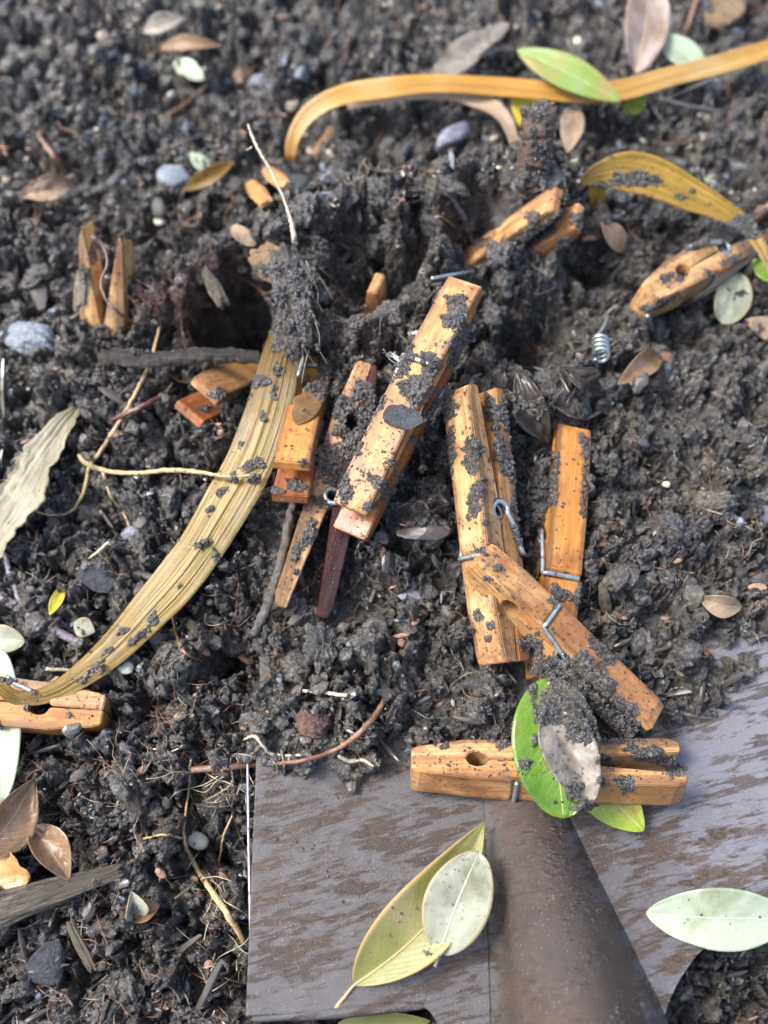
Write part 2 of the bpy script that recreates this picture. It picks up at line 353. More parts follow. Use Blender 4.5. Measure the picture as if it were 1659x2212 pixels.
# ------------------------------------------------------------------ soil surface
CP = [  # photo x, y, height: the lie of the ground
 (0,0,-3.6),(400,0,-3.6),(830,0,-3.6),(1250,0,-3.4),(1659,0,-3.2),(0,200,-3.4),(450,180,-3.5),(830,150,-3.4),(1250,150,-3.3),(1659,200,-3.0),
 (-300,100,-3.5),(2000,100,-3),(-300,-300,-3.6),(830,-300,-3.7),(2000,-300,-3.4),
 (0,380,-3.0),(200,320,-3.1),(400,420,-2.9),(620,330,-3.2),(830,290,-3.2),(1020,300,-3.0),(1400,280,-2.8),(1659,300,-2.8),(600,420,-2.8),(830,370,-3.0),(950,350,-3.0),
 (0,560,-2.2),(120,560,-2.0),(230,470,-2.2),(370,520,-2.3),(480,470,-2.4),(1350,440,-1.9),(1500,360,-2.4),
 (620,480,1.2),(700,440,1.5),(850,415,1.6),(1000,395,1.8),(1120,372,2.0),(1210,400,1.5),(1250,430,0.0),(560,545,0.8),(470,570,0.2),(390,600,0.0),
 (700,500,1.5),(850,470,1.8),(980,470,2.0),(1100,450,2.1),(930,520,1.9),(760,540,1.1),
 (830,585,-1.6),(900,560,-.9),(740,570,-1.2),
 (560,560,.5),(620,560,.9),(640,680,1.2),(600,740,.2),(500,610,-.6),(500,680,-2.2),(550,700,-2.2),(430,660,-.4),
 (1010,560,.6),(1150,560,.2),(1100,620,.2),(1240,540,-.8),(1180,700,-1.0),(1120,770,-1.4),(1270,640,-1.0),(1400,620,-1.0),(1350,520,-1.4),(1500,680,-1.0),(1659,560,-1.2),(1659,700,-.9),
 (300,740,-.6),(180,740,-.9),(60,740,-1.4),(0,850,-1.6),(150,850,-.6),(300,850,-.2),(430,830,-.5),(450,930,-.3),(250,950,-.3),(330,1050,-.1),(100,1050,-.9),(0,1100,-1.5),(60,1250,-1.7),
 (750,690,.7),(830,700,1.1),(880,640,.9),(950,600,1.0),(1050,700,.8),(1000,760,.7),
 (700,900,.7),(800,900,.6),(640,1100,-.3),(560,1200,-.6),(520,1280,-.8),(700,1280,-.4),(840,1220,0.),(920,1100,.5),(950,950,.6),(900,1300,.2),(960,1200,.1),
 (1120,850,.8),(1200,830,.8),(1130,950,.2),(1100,1250,-.2),(1300,850,.5),(1350,1000,.4),(1330,1180,.2),(1500,850,.1),(1659,900,.2),(1500,1050,.1),(1659,1100,-.2),(1450,1250,.0),(1600,1250,.0),(1659,1310,-.3),(1480,1370,-.2),(1570,1380,-.75),(1350,1400,.0),
 (200,1150,-.9),(350,1200,-.4),(200,1300,-1.3),(450,1250,-.4),(420,1380,-.4),(300,1450,-.9),(120,1400,-1.8),(0,1400,-1.9),(0,1650,-2.1),(150,1620,-1.7),(300,1600,-1.1),
 (560,1330,-1.0),(520,1430,-1.5),(620,1400,-.3),(700,1360,.1),(780,1420,.2),(640,1480,-.1),(750,1500,.1),(850,1500,.2),(930,1420,.2),(1000,1420,.1),(1040,1500,.1),(1060,1560,-.4),
 (450,1500,-.5),(480,1580,-.4),(560,1560,-.4),(700,1600,-.2),(800,1620,-.4),(620,1640,-.7),(740,1690,-.7),(900,1600,-.7),(860,1660,-1.2),
 (1200,1480,-.3),(1280,1450,.2),(1120,1500,-1.1),(1160,1620,-1.2),(1380,1480,-.5),(1330,1560,-1.2),
 (330,1700,-1.2),(430,1700,-1.0),(500,1700,-1.2),(480,1850,-1.7),(350,1850,-1.6),(200,1780,-1.8),(50,1850,-2.1),(100,2000,-2.0),(300,2000,-1.8),(450,2000,-1.6),(500,2150,-1.7),(300,2180,-1.8),(50,2200,-2.1),
 (-300,700,-1.6),(-300,1300,-2.0),(-300,2000,-2.2),(0,2500,-2.2),(400,2500,-1.9),
 (640,1720,-2.2),(800,1760,-2.6),(1000,1700,-2.4),(1200,1800,-2.8),(1450,1700,-2.6),(1659,1600,-2.6),(640,1900,-2.6),(900,2000,-2.8),(640,2100,-2.6),(1500,1900,-2.8),(1800,1700,-2.4),(1800,1400,-1.6),
 (1560,2130,-2.6),(1620,2060,-2.5),(1700,2150,-2.4),(1500,2212,-2.7),(1750,2000,-2.5),(2000,2000,-2.4),(1500,2500,-2.8),(900,2500,-2.8),(750,2215,-2.5),(2000,900,-.3),(2000,1300,-.9),(2000,600,-1.2)]
cp = np.array([P(a, b, h) for a, b, h in CP])
def base_h(X, Y):
    num = np.zeros_like(X); den = np.zeros_like(X)
    for x, y, z in cp:
        d2 = (X-x)**2+(Y-y)**2
        w_ = 1/(d2+.12)**2.2; num += w_*z; den += w_
    return num/den
def axis_(lo, hi, st, gro, far):
    a = np.arange(lo, hi, st); out = [a[-1]]; s = st
    while out[-1] < far: s *= gro; out.append(out[-1]+s)
    left = [a[0]]; s = st
    while left[-1] > -far: s *= gro; left.append(left[-1]-s)
    return np.r_[left[:0:-1], a, out[1:]]
ST = .034
xs = axis_(-13.5, 13.5, ST, 1.035, 400.); ys = axis_(-15, 15, ST, 1.022, 400.)
X, Y = np.meshgrid(xs, ys, indexing='ij')
near = 1/(1+(np.maximum(np.hypot(X, Y-4)-34, 0)/12)**2)
H = base_h(X, Y)*near + (-3.5)*(1-near)
H0 = H.copy()
wx = X+.16*fbm(X*2.2, Y*2.2, 3, 31)+.11*fbm(X*7, Y*7, 3, 33); wy = Y+.16*fbm(X*2.2, Y*2.2, 3, 41)+.11*fbm(X*7, Y*7, 3, 43)
rid = lambda f_, sd_, w_: (np.maximum(w_-np.abs(fbm(wx*f_, wy*f_, 3, sd_)), 0)/w_)**1.4
H = H+.7*fbm(wx*.5, wy*.5, 3, 11)+1.1*fbm(wx*1.1, wy*1.1, 5, 12)-1.*rid(.6, 15, .12)-.75*rid(1.4, 16, .13)-.35*rid(3.0, 17, .15)
CR = np.full(X.shape, .5)*0+np.clip(.5+fbm(X*5, Y*5, 2, 19)*.8, 0, .85)
Hs = H.copy()
g = np.random.default_rng(11)
NC = 60000
cr_r = .042*(1-g.random(NC))**(-1/2.1); cr_r = np.where(cr_r > .24, .06+.18*g.random(NC), cr_r)
cxs = g.uniform(-15, 15, NC); cys = g.uniform(-15, 27, NC)
o = np.argsort(-cr_r)
for k in o:
    r_, x, y = cr_r[k], cxs[k], cys[k]
    if x < xs[0] or x > xs[-1]: continue
    R = r_*1.25+.2
    i0, i1 = np.searchsorted(xs, [x-R, x+R]); j0, j1 = np.searchsorted(ys, [y-R, y+R])
    if i1-i0 < 2 or j1-j0 < 2: continue
    sl = (slice(i0, i1), slice(j0, j1))
    ci, cj = (i0+i1)//2, (j0+j1)//2
    z0 = .5*Hs[ci, cj]+.5*H[ci, cj]
    ec = .6+.8*((k*.6180339) % 1); an = (k*2.399) % 6.28; ca, sa = math.cos(an), math.sin(an)
    ox = wx[ci, cj]-X[ci, cj]; oy = wy[ci, cj]-Y[ci, cj]
    dx = wx[sl]-x-ox; dy = wy[sl]-y-oy
    q = ((dx*ca+dy*sa)*ec)**2+((dy*ca-dx*sa)/ec)**2
    q = q/r_**2; m = q < 1
    dome = z0-r_*.35+r_*.95*np.maximum(1-q**.8, 0)**.7+r_*(.5*vnoise(wx[sl]/r_*1.6, wy[sl]/r_*1.6, k % 50)+.3*vnoise(wx[sl]/r_*4, wy[sl]/r_*4, k % 31))+r_*.5*((k*.37) % 1-.5)*dx/r_
    m &= dome > H[sl]
    if not m.any(): continue
    H[sl] = np.where(m, dome, H[sl]); CR[sl] = np.where(m, (k*.754877) % 1, CR[sl])
H += .24*fbm(X*3.2, Y*3.2, 6, 21)+.05*fbm(X*17, Y*17, 2, 24)-.14*rid(5., 18, .2)-.07*rid(10., 19, .25)
PITS = [(500,685,1.1,4.2),(555,650,.95,4.2),(450,720,.45,1.2),(830,575,1.1,2.8),(740,565,.7,1.8),(1125,765,.9,2.4),(900,560,.5,1.5),(1190,700,.6,.9),(1270,560,.8,2.),(485,1430,.5,2.),(860,1180,.35,1.),(900,1000,.35,1.),(1010,1330,.3,.6),(975,1130,.35,.7),(950,1250,.3,.6),(1130,1470,.5,.8),(470,1850,.4,.8),(850,1130,.4,.5),(1290,640,.5,.8),(1150,1350,.3,.6),(1130,905,.4,.8),(660,1230,.3,.5),(310,1560,.3,.5),(1330,1240,.35,.6),(1430,1330,.35,.6),(1600,1000,.4,.7),(370,700,.3,.7),(700,1340,.25,.4),(1240,1330,.35,.5)]
cov = np.clip((H0+.85)/.3, 0, 1)*(X > P(540, 1600, SZ)[0]-.3)
H = H+cov*np.maximum(SZ+.38+.7*fbm(wx*3, wy*3, 5, 77)-H, 0)
for a, b, r_, dpt in PITS:
    c = P(a, b, float(base_h(np.array([P(a, b, 0)[0]]), np.array([P(a, b, 0)[1]]))[0]))
    H -= dpt*np.exp(-(((wx-c[0])**2+(wy-c[1])**2)/r_**2)**1.5)

def bil(A, x, y):
    i = np.clip(np.searchsorted(xs, x)-1, 0, len(xs)-2); j = np.clip(np.searchsorted(ys, y)-1, 0, len(ys)-2)
    fx = (x-xs[i])/(xs[i+1]-xs[i]); fy = (y-ys[j])/(ys[j+1]-ys[j])
    return (A[i, j]*(1-fx)+A[i+1, j]*fx)*(1-fy)+(A[i, j+1]*(1-fx)+A[i+1, j+1]*fx)*fy
def G(a, b, off=0.):
    """first point of the soil met by the sight line through a,b, lifted by off"""
    d = ray(a, b); t0 = (CAM[2]-5)/-d[2]; t1 = (CAM[2]+6)/-d[2]
    T = np.linspace(t0, t1, 260); Q = CAM+T[:, None]*d
    s = Q[:, 2]-bil(H, Q[:, 0], Q[:, 1])-off
    k = np.argmax(s < 0)
    if k == 0: k = len(T)-1
    f_ = s[k-1]/(s[k-1]-s[k]+1e-9); return Q[k-1]*(1-f_)+Q[k]*f_
def PT(spec):
    """(a,b,('g',off)) lies on soil, (a,b,h) at height h"""
    a, b, h = spec[:3]
    return G(a, b, h[1]) if isinstance(h, tuple) else P(a, b, h)
def g_(o=0.): return ('g', o)

# ------------------------------------------------------------------ shovel

def shovel():
    t = empty('shovel', P(1100, 1900, SZ-1), 'rusty brown wet steel shovel blade with raised socket under the soil pile', 'shovel')
    ub = [533, 700, 900, 930, 960, 1000, 1050, 1200, 1385, 1400, 1420, 1450, 1500, 1580, 1659, 1800, 1940]
    vb = [2192, 2184, 2170, 2180, 2240, 2420, 2600, 2700, 2620, 2400, 2230, 2140, 2062, 2010, 1988, 1965, 1955]
    uu = np.linspace(533, 1940, 900); vv = np.interp(uu, ub, vb); kk = np.ones(21)/21
    vv = np.convolve(np.pad(vv, 10, 'edge'), kk, 'valid')
    E = np.array([P(a, b, SZ) for a, b in zip(uu, vv)])[:, :2]
    xg = np.linspace(E[0, 0], E[:, 0].max(), 300); yg = np.linspace(P(900, 1000, SZ)[1], E[:, 1].min(), 380)
    A, B = np.meshgrid(xg, yg, indexing='ij')
    o_ = np.argsort(E[:, 0]); ye = np.interp(A, E[o_, 0], E[o_, 1])
    ins = B > ye
    n, m = A.shape; quad = ins[:-1, :-1] | ins[1:, :-1] | ins[:-1, 1:] | ins[1:, 1:]
    use = np.zeros_like(ins)
    for a_, b_ in ((0, 0), (1, 0), (0, 1), (1, 1)): use[a_:n-1+a_, b_:m-1+b_] |= quad
    sn = np.argwhere(use & ~ins)
    for i_, j_ in sn:
        d_ = (E[:, 0]-A[i_, j_])**2+(E[:, 1]-B[i_, j_])**2; q_ = E[np.argmin(d_)]; A[i_, j_], B[i_, j_] = q_
    y0 = P(1100, 1690, SZ)[1]; y1 = P(1100, 2212, SZ)[1]
    k = np.clip((y0-B)/(y0-y1), -.15, 2)
    cl = P(1050, 1750, SZ)[0]                   # left foot of the socket: straight
    crr = P(1190, 1720, SZ)[0]+(P(1440, 2212, SZ)[0]-P(1190, 1720, SZ)[0])*k
    wd = np.maximum(crr-cl, .3); f_ = np.clip((A-cl)/wd, 0, 1)
    hgt = 2.3*np.clip((k+.1)/1.1, 0, 2)**.9
    prof = np.sin(np.pi*f_**.84)**.95*np.clip(f_/.16, 0, 1)**.5*np.clip((1-f_)/.12, 0, 1)**.4
    z = SZ+hgt*prof*(k > -.1)
    z = z+.7*np.clip((A-P(1450, 1700, SZ)[0])/5, 0, 1)**1.5+.12*np.clip(-(A-P(800, 1700, SZ)[0])/4, 0, 1)
    z = z+.03*fbm(A*.5, B*.5, 3, 71)+.012*fbm(A*2, B*2, 3, 72)
    lip = np.clip(1-(B-ye)/.35, 0, 1)*np.clip((A-P(1500, 2062, SZ)[0])/.8, 0, 1)
    z = z+.16*lip**2
    ii, jj = np.nonzero(quad); b0 = ii*m+jj
    F4 = np.stack([b0, b0+1, b0+m+1, b0+m], -1)
    used = np.unique(F4); rm = -np.ones(n*m, int); rm[used] = np.arange(len(used))
    V = np.stack([A, B, z], -1).reshape(-1, 3)[used]
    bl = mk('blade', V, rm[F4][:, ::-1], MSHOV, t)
    so = bl.modifiers.new('thickness', 'SOLIDIFY'); so.thickness = .0016; so.offset = -1
    # the rolled foot tread along the back edge
    rim = [(*P(548, 2199, SZ+.05), .11), (*P(700, 2190, SZ+.1), .15), (*P(860, 2174, SZ+.1), .15), (*P(922, 2170, SZ+.06), .10)]
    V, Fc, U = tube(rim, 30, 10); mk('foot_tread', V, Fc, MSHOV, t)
    e = [(*P(534, 1560, SZ+.02), .035), (*P(537, 1800, SZ+.04), .04), (*P(541, 2000, SZ+.05), .04), (*P(546, 2192, SZ+.05), .05)]
    V, Fc, U = tube(e, 40, 8); mk('worn_edge', V, Fc, m_plain('bright_edge', (.30, .29, .31), (.45, .44, .47), .35, 4, metal=.3, coat=.5), t)
shovel()


# ------------------------------------------------------------------ clothespins
def half_mesh(sgn, taper=0., L=7.2, W=1.0, bev=.03):
    pr = [(0, .02), (1.3, .02)]
    pr += [(1.75+.3*math.cos(a), .02+.24*math.sin(a)) for a in np.linspace(math.pi, 0, 9)]
    pr += [(3.4, .03)]
    pr += [(3.9+.28*math.cos(a), .03+.25*math.sin(a)) for a in np.linspace(math.pi, 0, 9)]
    pr += [(4.35, .06), (L, .30), (L, .58-taper), (L-.3, .68-taper), (4.5, .70), (3.0, .65), (2.86, .645), (2.84, .56), (2.66, .56), (2.64, .64), (1.4, .61), (.2, .48), (0, .40)]
    bm = bmesh.new()
    vs = [bm.verts.new((x-3.6, y, -W/2)) for x, y in pr]; fc = bm.faces.new(vs)
    ex = bmesh.ops.extrude_face_region(bm, geom=[fc]); nv = [e for e in ex['geom'] if isinstance(e, bmesh.types.BMVert)]
    for v in nv: v.co.z = W/2
    bmesh.ops.recalc_face_normals(bm, faces=bm.faces)
    bmesh.ops.bevel(bm, geom=[e for e in bm.edges if e.calc_face_angle(0) > .6], offset=bev, segments=2, affect='EDGES', clamp_overlap=True)
    bmesh.ops.triangulate(bm, faces=bm.faces)
    V = np.array([v.co[:] for v in bm.verts]); Fc = [[v.index for v in fa.verts] for fa in bm.faces]; bm.free()
    # hand-made irregularity
    V[:, 1] += .025*np.sin(V[:, 0]*1.3+sgn*2)+.012*np.sin(V[:, 0]*7+V[:, 2]*5); V[:, 2] += .02*np.sin(V[:, 0]*.9+sgn)
    if sgn < 0: V[:, 1] *= -1; Fc = [q[::-1] for q in Fc]
    return V, Fc
PINS = []; CARVE = []
ALLV = []
def pin(a, b, roll, label, mats=(MW, MW), taper=0., spring=True, halves=(1, 1), opening=0., shift=0., L=7.6, sp_rad=.068, hint=None, carve=None, flip=1):
    """a: nose, b: handle end (photo x, y, height); roll about the long axis; b height None = solved for the true length"""
    if a[2] is None:
        B = PT(b); hs_ = np.linspace(-9, 6, 900); dd = np.array([np.linalg.norm(P(a[0], a[1], h)-B) for h in hs_])
        cand = [h for h, d in zip(hs_, dd) if abs(d-L) < .05] or [hs_[int(np.argmin(np.abs(dd-L)))]]
        a = (a[0], a[1], min(cand, key=lambda h: abs(h-hint)))
    A = PT(a)
    if b[2] is None:
        hs_ = np.linspace(-5, 6, 500); dd = [np.linalg.norm(P(b[0], b[1], h)-A) for h in hs_]
        cand = [h for h, d in zip(hs_, dd) if abs(d-L) < .05] or [hs_[int(np.argmin(np.abs(np.array(dd)-L)))]]
        b = (b[0], b[1], min(cand, key=lambda h: abs(h-(A[2] if hint is None else hint))))
    B = PT(b); Ln = np.linalg.norm(B-A); ex = (B-A)/Ln
    c = -FW; e1 = c-ex*(c@ex); e1 /= np.linalg.norm(e1); e2 = np.cross(ex, e1)
    ph = math.radians(roll); ey = math.cos(ph)*e1+math.sin(ph)*e2; ez = np.cross(ex, ey)
    print('PIN', label[:34], 'len %.2f' % Ln, 'z %.2f %.2f' % (A[2], B[2]))
    mid = (A+B)/2
    if carve: CARVE.append((A, ex, Ln, carve, ph))
    t = empty('clothespin', mid, label, 'clothespin', 'wooden clothespins in the soil')
    M = Matrix(((ex[0], ey[0], ez[0]), (ex[1], ey[1], ez[1]), (ex[2], ey[2], ez[2])))
    t.rotation_euler = M.to_euler()
    sc = Ln/7.2; Mn = np.array(M)
    for s_, mt, on in ((1, mats[0], halves[0]), (-1, mats[1], halves[1])):
        if not on: continue
        V, Fc = half_mesh(s_, taper)
        an = math.radians(opening)*s_
        if opening:
            x = V[:, 0]-.3; y = V[:, 1].copy(); V[:, 0] = .3+x*math.cos(an)-y*math.sin(an); V[:, 1] = x*math.sin(an)+y*math.cos(an)
        if s_ < 0: V[:, 0] += shift
        V = V*sc
        o = mk('wood_half', V, Fc, mt, t, smooth=False, local=True)
        W_ = V@Mn.T+mid; PINS.append((W_, Fc))
    if spring:
        x0 = .3; pts = []; r_ = .21; zz = .57
        pts += [(-.85, .65, -.42), (-.85, .66, .1), (-.85, .65, zz-.08), (-.83, .56, zz), (-.6, .48, zz), (-.2, .38, zz)]
        for k_ in range(4*12+7):
            a_ = math.pi/2-.6-2*math.pi*k_/12; f_ = k_/(4*12+6)
            pts.append((x0+r_*math.cos(a_), r_*math.sin(a_), zz-2*zz*f_))
        pts += [(-.2, -.38, -zz), (-.6, -.48, -zz), (-.83, -.56, -zz), (-.85, -.65, -zz+.08), (-.85, -.66, -.1), (-.85, -.65, .42)]
        V, Fc, U = tube([(p_[0], p_[1], p_[2]*flip, sp_rad) for p_ in pts], 260, 8)
        mk('spring', V*sc, Fc, MSTEEL, t, local=True)
    return t, mid, Mn, sc

pin((1008,622,2.5), (765,1112,None), 18, 'thick orange clothespin with white fungus threads and a dark slate flake on it', (MW, MWR), shift=.45, carve=(.0, 1))
pin((712,722,None), (630,1035,1.7), 6, 'golden clothespin with a brown leaf scrap on it, its square handle ends toward the bottom', (MWG, MWR), shift=.3, hint=-3, carve=(.35, 1))
pin((790,795,1.0), (650,1325,-.3), -96, 'half pale half maroon clothespin lying sideways with its spring coil showing', (MWD, MWP), opening=2, carve=(.0, 1))
pin((1088,1432,.3), (1022,845,1.7), -48, 'orange clothespin standing on edge beside the square ended one, coil facing up', (MWP, MW), carve=(0, 1), flip=-1)
pin((1182,1470,-.1), (1225,938,None), 10, 'flat golden clothespin lying nearly upright with one wire across its face', (MWG, MW), carve=(0, 1), flip=-1)
pin((1030,1205,1.6), (1395,1562,-.1), -38, 'orange clothespin lying slantwise across two others with mud on its lower end', (MW, MW), carve=(0, 1))
pin((888,1660,-.3), (1468,1668,-.3), 44, 'orange clothespin lying level on the wet shovel blade under a green leaf', (MW, MWP), opening=.9, carve=(0, 1))
pin((1388,655,.1), (1670,482,None), 72, 'pale clothespin at the right edge with its bright coil facing up', (MWP, MWP), opening=1, taper=.12, carve=(0, 1))
pin((925,655,None), (1228,452,1.8), -42, 'muddy clothespin half buried in the crest of the soil heap', (MWP, MW), carve=(.36, 1), hint=-1.)
pin((232,1542,-1.1), (-330,1490,None), 112, 'orange clothespin at the left edge under the end of the long yellow blade', (MW, MWG), carve=(0, 1))
pin((232,940,None), (230,488,.9), 88, 'clothespin standing upright in the soil with both handles in the air', (MWL, MWL), opening=4.5, hint=-3, carve=(.55, 1), taper=.24)
pin((640,790,None), (425,870,.4), 10, 'stub of a clothespin poking out left of the long yellow blade', (MW, MWR), spring=False, carve=(.4, 1), hint=-6)
pin((772,960,None), (781,604,.9), 78, 'clothespin almost wholly buried with a strip of its orange side showing', (MW, MW), spring=False, carve=(.76, 1), hint=-3, halves=(1, 0))

# soil gives way under the visible part of each clothespin
def carve():
    for A, ex, Ln, (t0, t1), ph in CARVE:
        i0, i1 = np.searchsorted(xs, [min(A[0], A[0]+ex[0]*Ln)-1.5, max(A[0], A[0]+ex[0]*Ln)+1.5]); j0, j1 = np.searchsorted(ys, [min(A[1], A[1]+ex[1]*Ln)-1.5, max(A[1], A[1]+ex[1]*Ln)+1.5])
        sl = (slice(i0, i1), slice(j0, j1)); x = X[sl]; y = Y[sl]
        hx = ex[:2]; l2 = max(hx@hx, .02)
        t = ((x-A[0])*hx[0]+(y-A[1])*hx[1])/l2/Ln
        tc = np.clip(t, t0, t1); px = A[0]+ex[0]*Ln*tc; py = A[1]+ex[1]*Ln*tc; pz = A[2]+ex[2]*Ln*tc
        d = np.hypot(x-px, y-py)+.25*fbm(x*2, y*2, 3, 91)
        lim = pz+np.maximum(d-.42, 0)*2.6+.25*fbm(x*1.5, y*1.5, 3, 92)
        H[sl] = np.minimum(H[sl], np.where(d < 1.6, lim, 99))
carve()
# soil sheet: keep clear below the open part of the blade
sh_x0 = P(533, 1650, SZ)[0]
def put_soil():
    V = np.stack([X, Y, H], -1)
    amp = np.clip(near, 0, 1)
    V[..., 0] += amp*(.16*fbm(X*2.6, Y*2.6, 3, 51)+.05*fbm(X*9+H*4, Y*9, 2, 52)+.22*vnoise(H*1.4+X*.3, Y*1.1, 61))
    V[..., 1] += amp*(.16*fbm(X*2.6, Y*2.6, 3, 55)+.05*fbm(X*9, Y*9+H*4, 2, 56)+.22*vnoise(H*1.4+9, X*1.1, 63))
    n, m = X.shape
    i = np.arange(n-1)[:, None]*m; j = np.arange(m-1)[None]
    q = np.stack([i+j, i+m+j, i+m+j+1, i+j+1], -1).reshape(-1, 4)
    o = mk('soil', V.reshape(-1, 3), q, MSOIL, attrs={'cr': CR.ravel()}, origin=np.zeros(3))
    tag(o, 'dark wet crumbly soil heaped on the shovel and lying all around', None, kind='structure')
put_soil()

# ------------------------------------------------------------------ loose crumbs
TPL = [lump(2, 100+i, .7, 1.7, .7, fine=.5) for i in range(10)]
def crumbs(pos, rad, seed=0, sub=None):
    g2 = np.random.default_rng(seed); V = []; Fc = []; A = []; o = 0
    for p_, r_ in zip(pos, rad):
        T, Fq = TPL[g2.integers(len(TPL))]
        W = (T*(r_*g2.uniform(.7, 1.3, 3)))@rotm(g2).T+p_
        V.append(W); Fc.append(Fq+o); o += len(W); A.append(np.full(len(W), g2.random()))
    return np.vstack(V), np.vstack(Fc), np.concatenate(A)
def near_soil(n, x0, x1, y0, y1, seed):
    g2 = np.random.default_rng(seed); x = g2.uniform(x0, x1, n); y = g2.uniform(y0, y1, n)
    return np.stack([x, y, bil(H, x, y)], -1)
p1 = near_soil(9000, -13, 13, -14, 14, 5); r1 = np.minimum(.035*(1-rng.random(9000))**(-1/2.0), .22); p1[:, 2] += r1*.3
p2 = near_soil(2500, -18, 18, 12, 28, 6); r2 = np.minimum(.07*(1-rng.random(2500))**(-1/2.2), .3); p2[:, 2] += r2*.3
P_ = np.vstack([p1, p2]); R_ = np.r_[r1, r2]
V, Fc, A = crumbs(P_, R_, 3)
tag(mk('soil_crumbs', V, Fc, MSOIL, attrs={'cr': A}, origin=np.zeros(3)), 'loose wet crumbs and grains scattered over the soil', None, kind='stuff')

# clods: rough lumps with overhangs
def clod(p_, r_, seed, fl=.75):
    V, Fc = ICO[5 if r_ > .45 else 4]; q = V*1.
    f = 1+.5*n3(q, 1.3, seed)+.35*n3(q, 3.1, seed+2)+.22*n3(q, 7., seed+4)+.14*n3(q, 15., seed+6)
    W = q*f[:, None]*r_*np.array([1, 1, fl]); return W@rotm(np.random.default_rng(seed)).T+p_, Fc, np.clip(.45+.7*n3(q, 5, seed+9), 0, .88)
def clods(items, seed=0):
    V = []; Fc = []; A = []; o = 0
    for k, (p_, r_) in enumerate(items):
        a, b, c = clod(np.asarray(p_), r_, seed+k*11); V.append(a); Fc.append(b+o); A.append(c); o += len(a)
    return np.vstack(V), np.vstack(Fc), np.concatenate(A)
items = []
for a, b, dz, r_ in [(600,500,.1,.8),(660,450,0,.7),(740,430,0,.8),(820,420,0,.9),(900,410,0,.75),(980,400,0,.8),(1060,380,.1,.9),(1130,385,0,.7),(1200,400,0,.6),(850,500,0,.8),(930,480,.1,.7),(1020,480,0,.7),(1090,480,0,.6),
        (560,590,.2,.6),(430,600,0,.5),(380,640,0,.5),(640,600,.2,.7),(690,640,.1,.6),(700,720,.1,.6),(840,690,.2,.8),(780,650,.2,.5),(880,640,.1,.5),(990,770,.2,.6),(1060,680,.2,.6),(1090,600,0,.5),(1010,560,.1,.5),
        (1140,880,.2,.6),(1110,950,0,.5),(1180,830,.2,.7),(1300,850,.2,.9),(1240,890,.1,.6),(1400,950,0,.8),(950,1060,0,.9),(930,1150,0,.8),(960,1000,.1,.6),(700,1400,0,1.),(640,1440,0,.7),(800,1380,0,.9),(1050,1480,0,.9),(1030,1530,0,.7),(870,1480,0,.6),(560,1560,0,.6),(450,1530,0,.7),(470,1640,0,.5),(740,1650,0,.6),(650,1600,0,.5),
        (300,1180,0,.6),(370,1080,0,.6),(500,1200,0,.6),(430,1000,0,.5),(1350,1250,0,.8),(1450,1150,0,.8),(1300,1110,0,.6),(1550,1100,0,.9),(1500,1300,0,.7),(1390,1400,0,.7),(1570,850,0,.8),(1640,1000,0,.8),(150,700,.1,.5),(170,640,0,.4),(310,700,0,.5),(330,1750,0,.7),(260,1900,0,.6),(150,1850,0,.6),(200,1650,0,.6),(400,1950,0,.6),(80,1350,0,.5),(60,1000,0,.6),(120,800,0,.6),(1250,480,.1,.5),(1450,700,0,.7),(1350,740,0,.6),(1300,620,0,.6)]:
    items.append((G(a, b, dz-.15), r_*.62))
for k in range(110):
    q = G(rng.uniform(-60, 1720), rng.uniform(-40, 2250)); items.append((q-[0, 0, .12], .18+.3*rng.random()))
items = [(p_, r_) for p_, r_ in items if not (p_[2] < -1.9 and p_[1] < -5 and abs(p_[0]) < 30 and p_[0] > sh_x0-.4)]
V, Fc, A = clods(items, 40)
tag(mk('soil_clods', V, Fc, MSOIL, attrs={'cr': A}, origin=np.zeros(3)), 'rough wet clods sitting on the soil surface', None, kind='stuff')

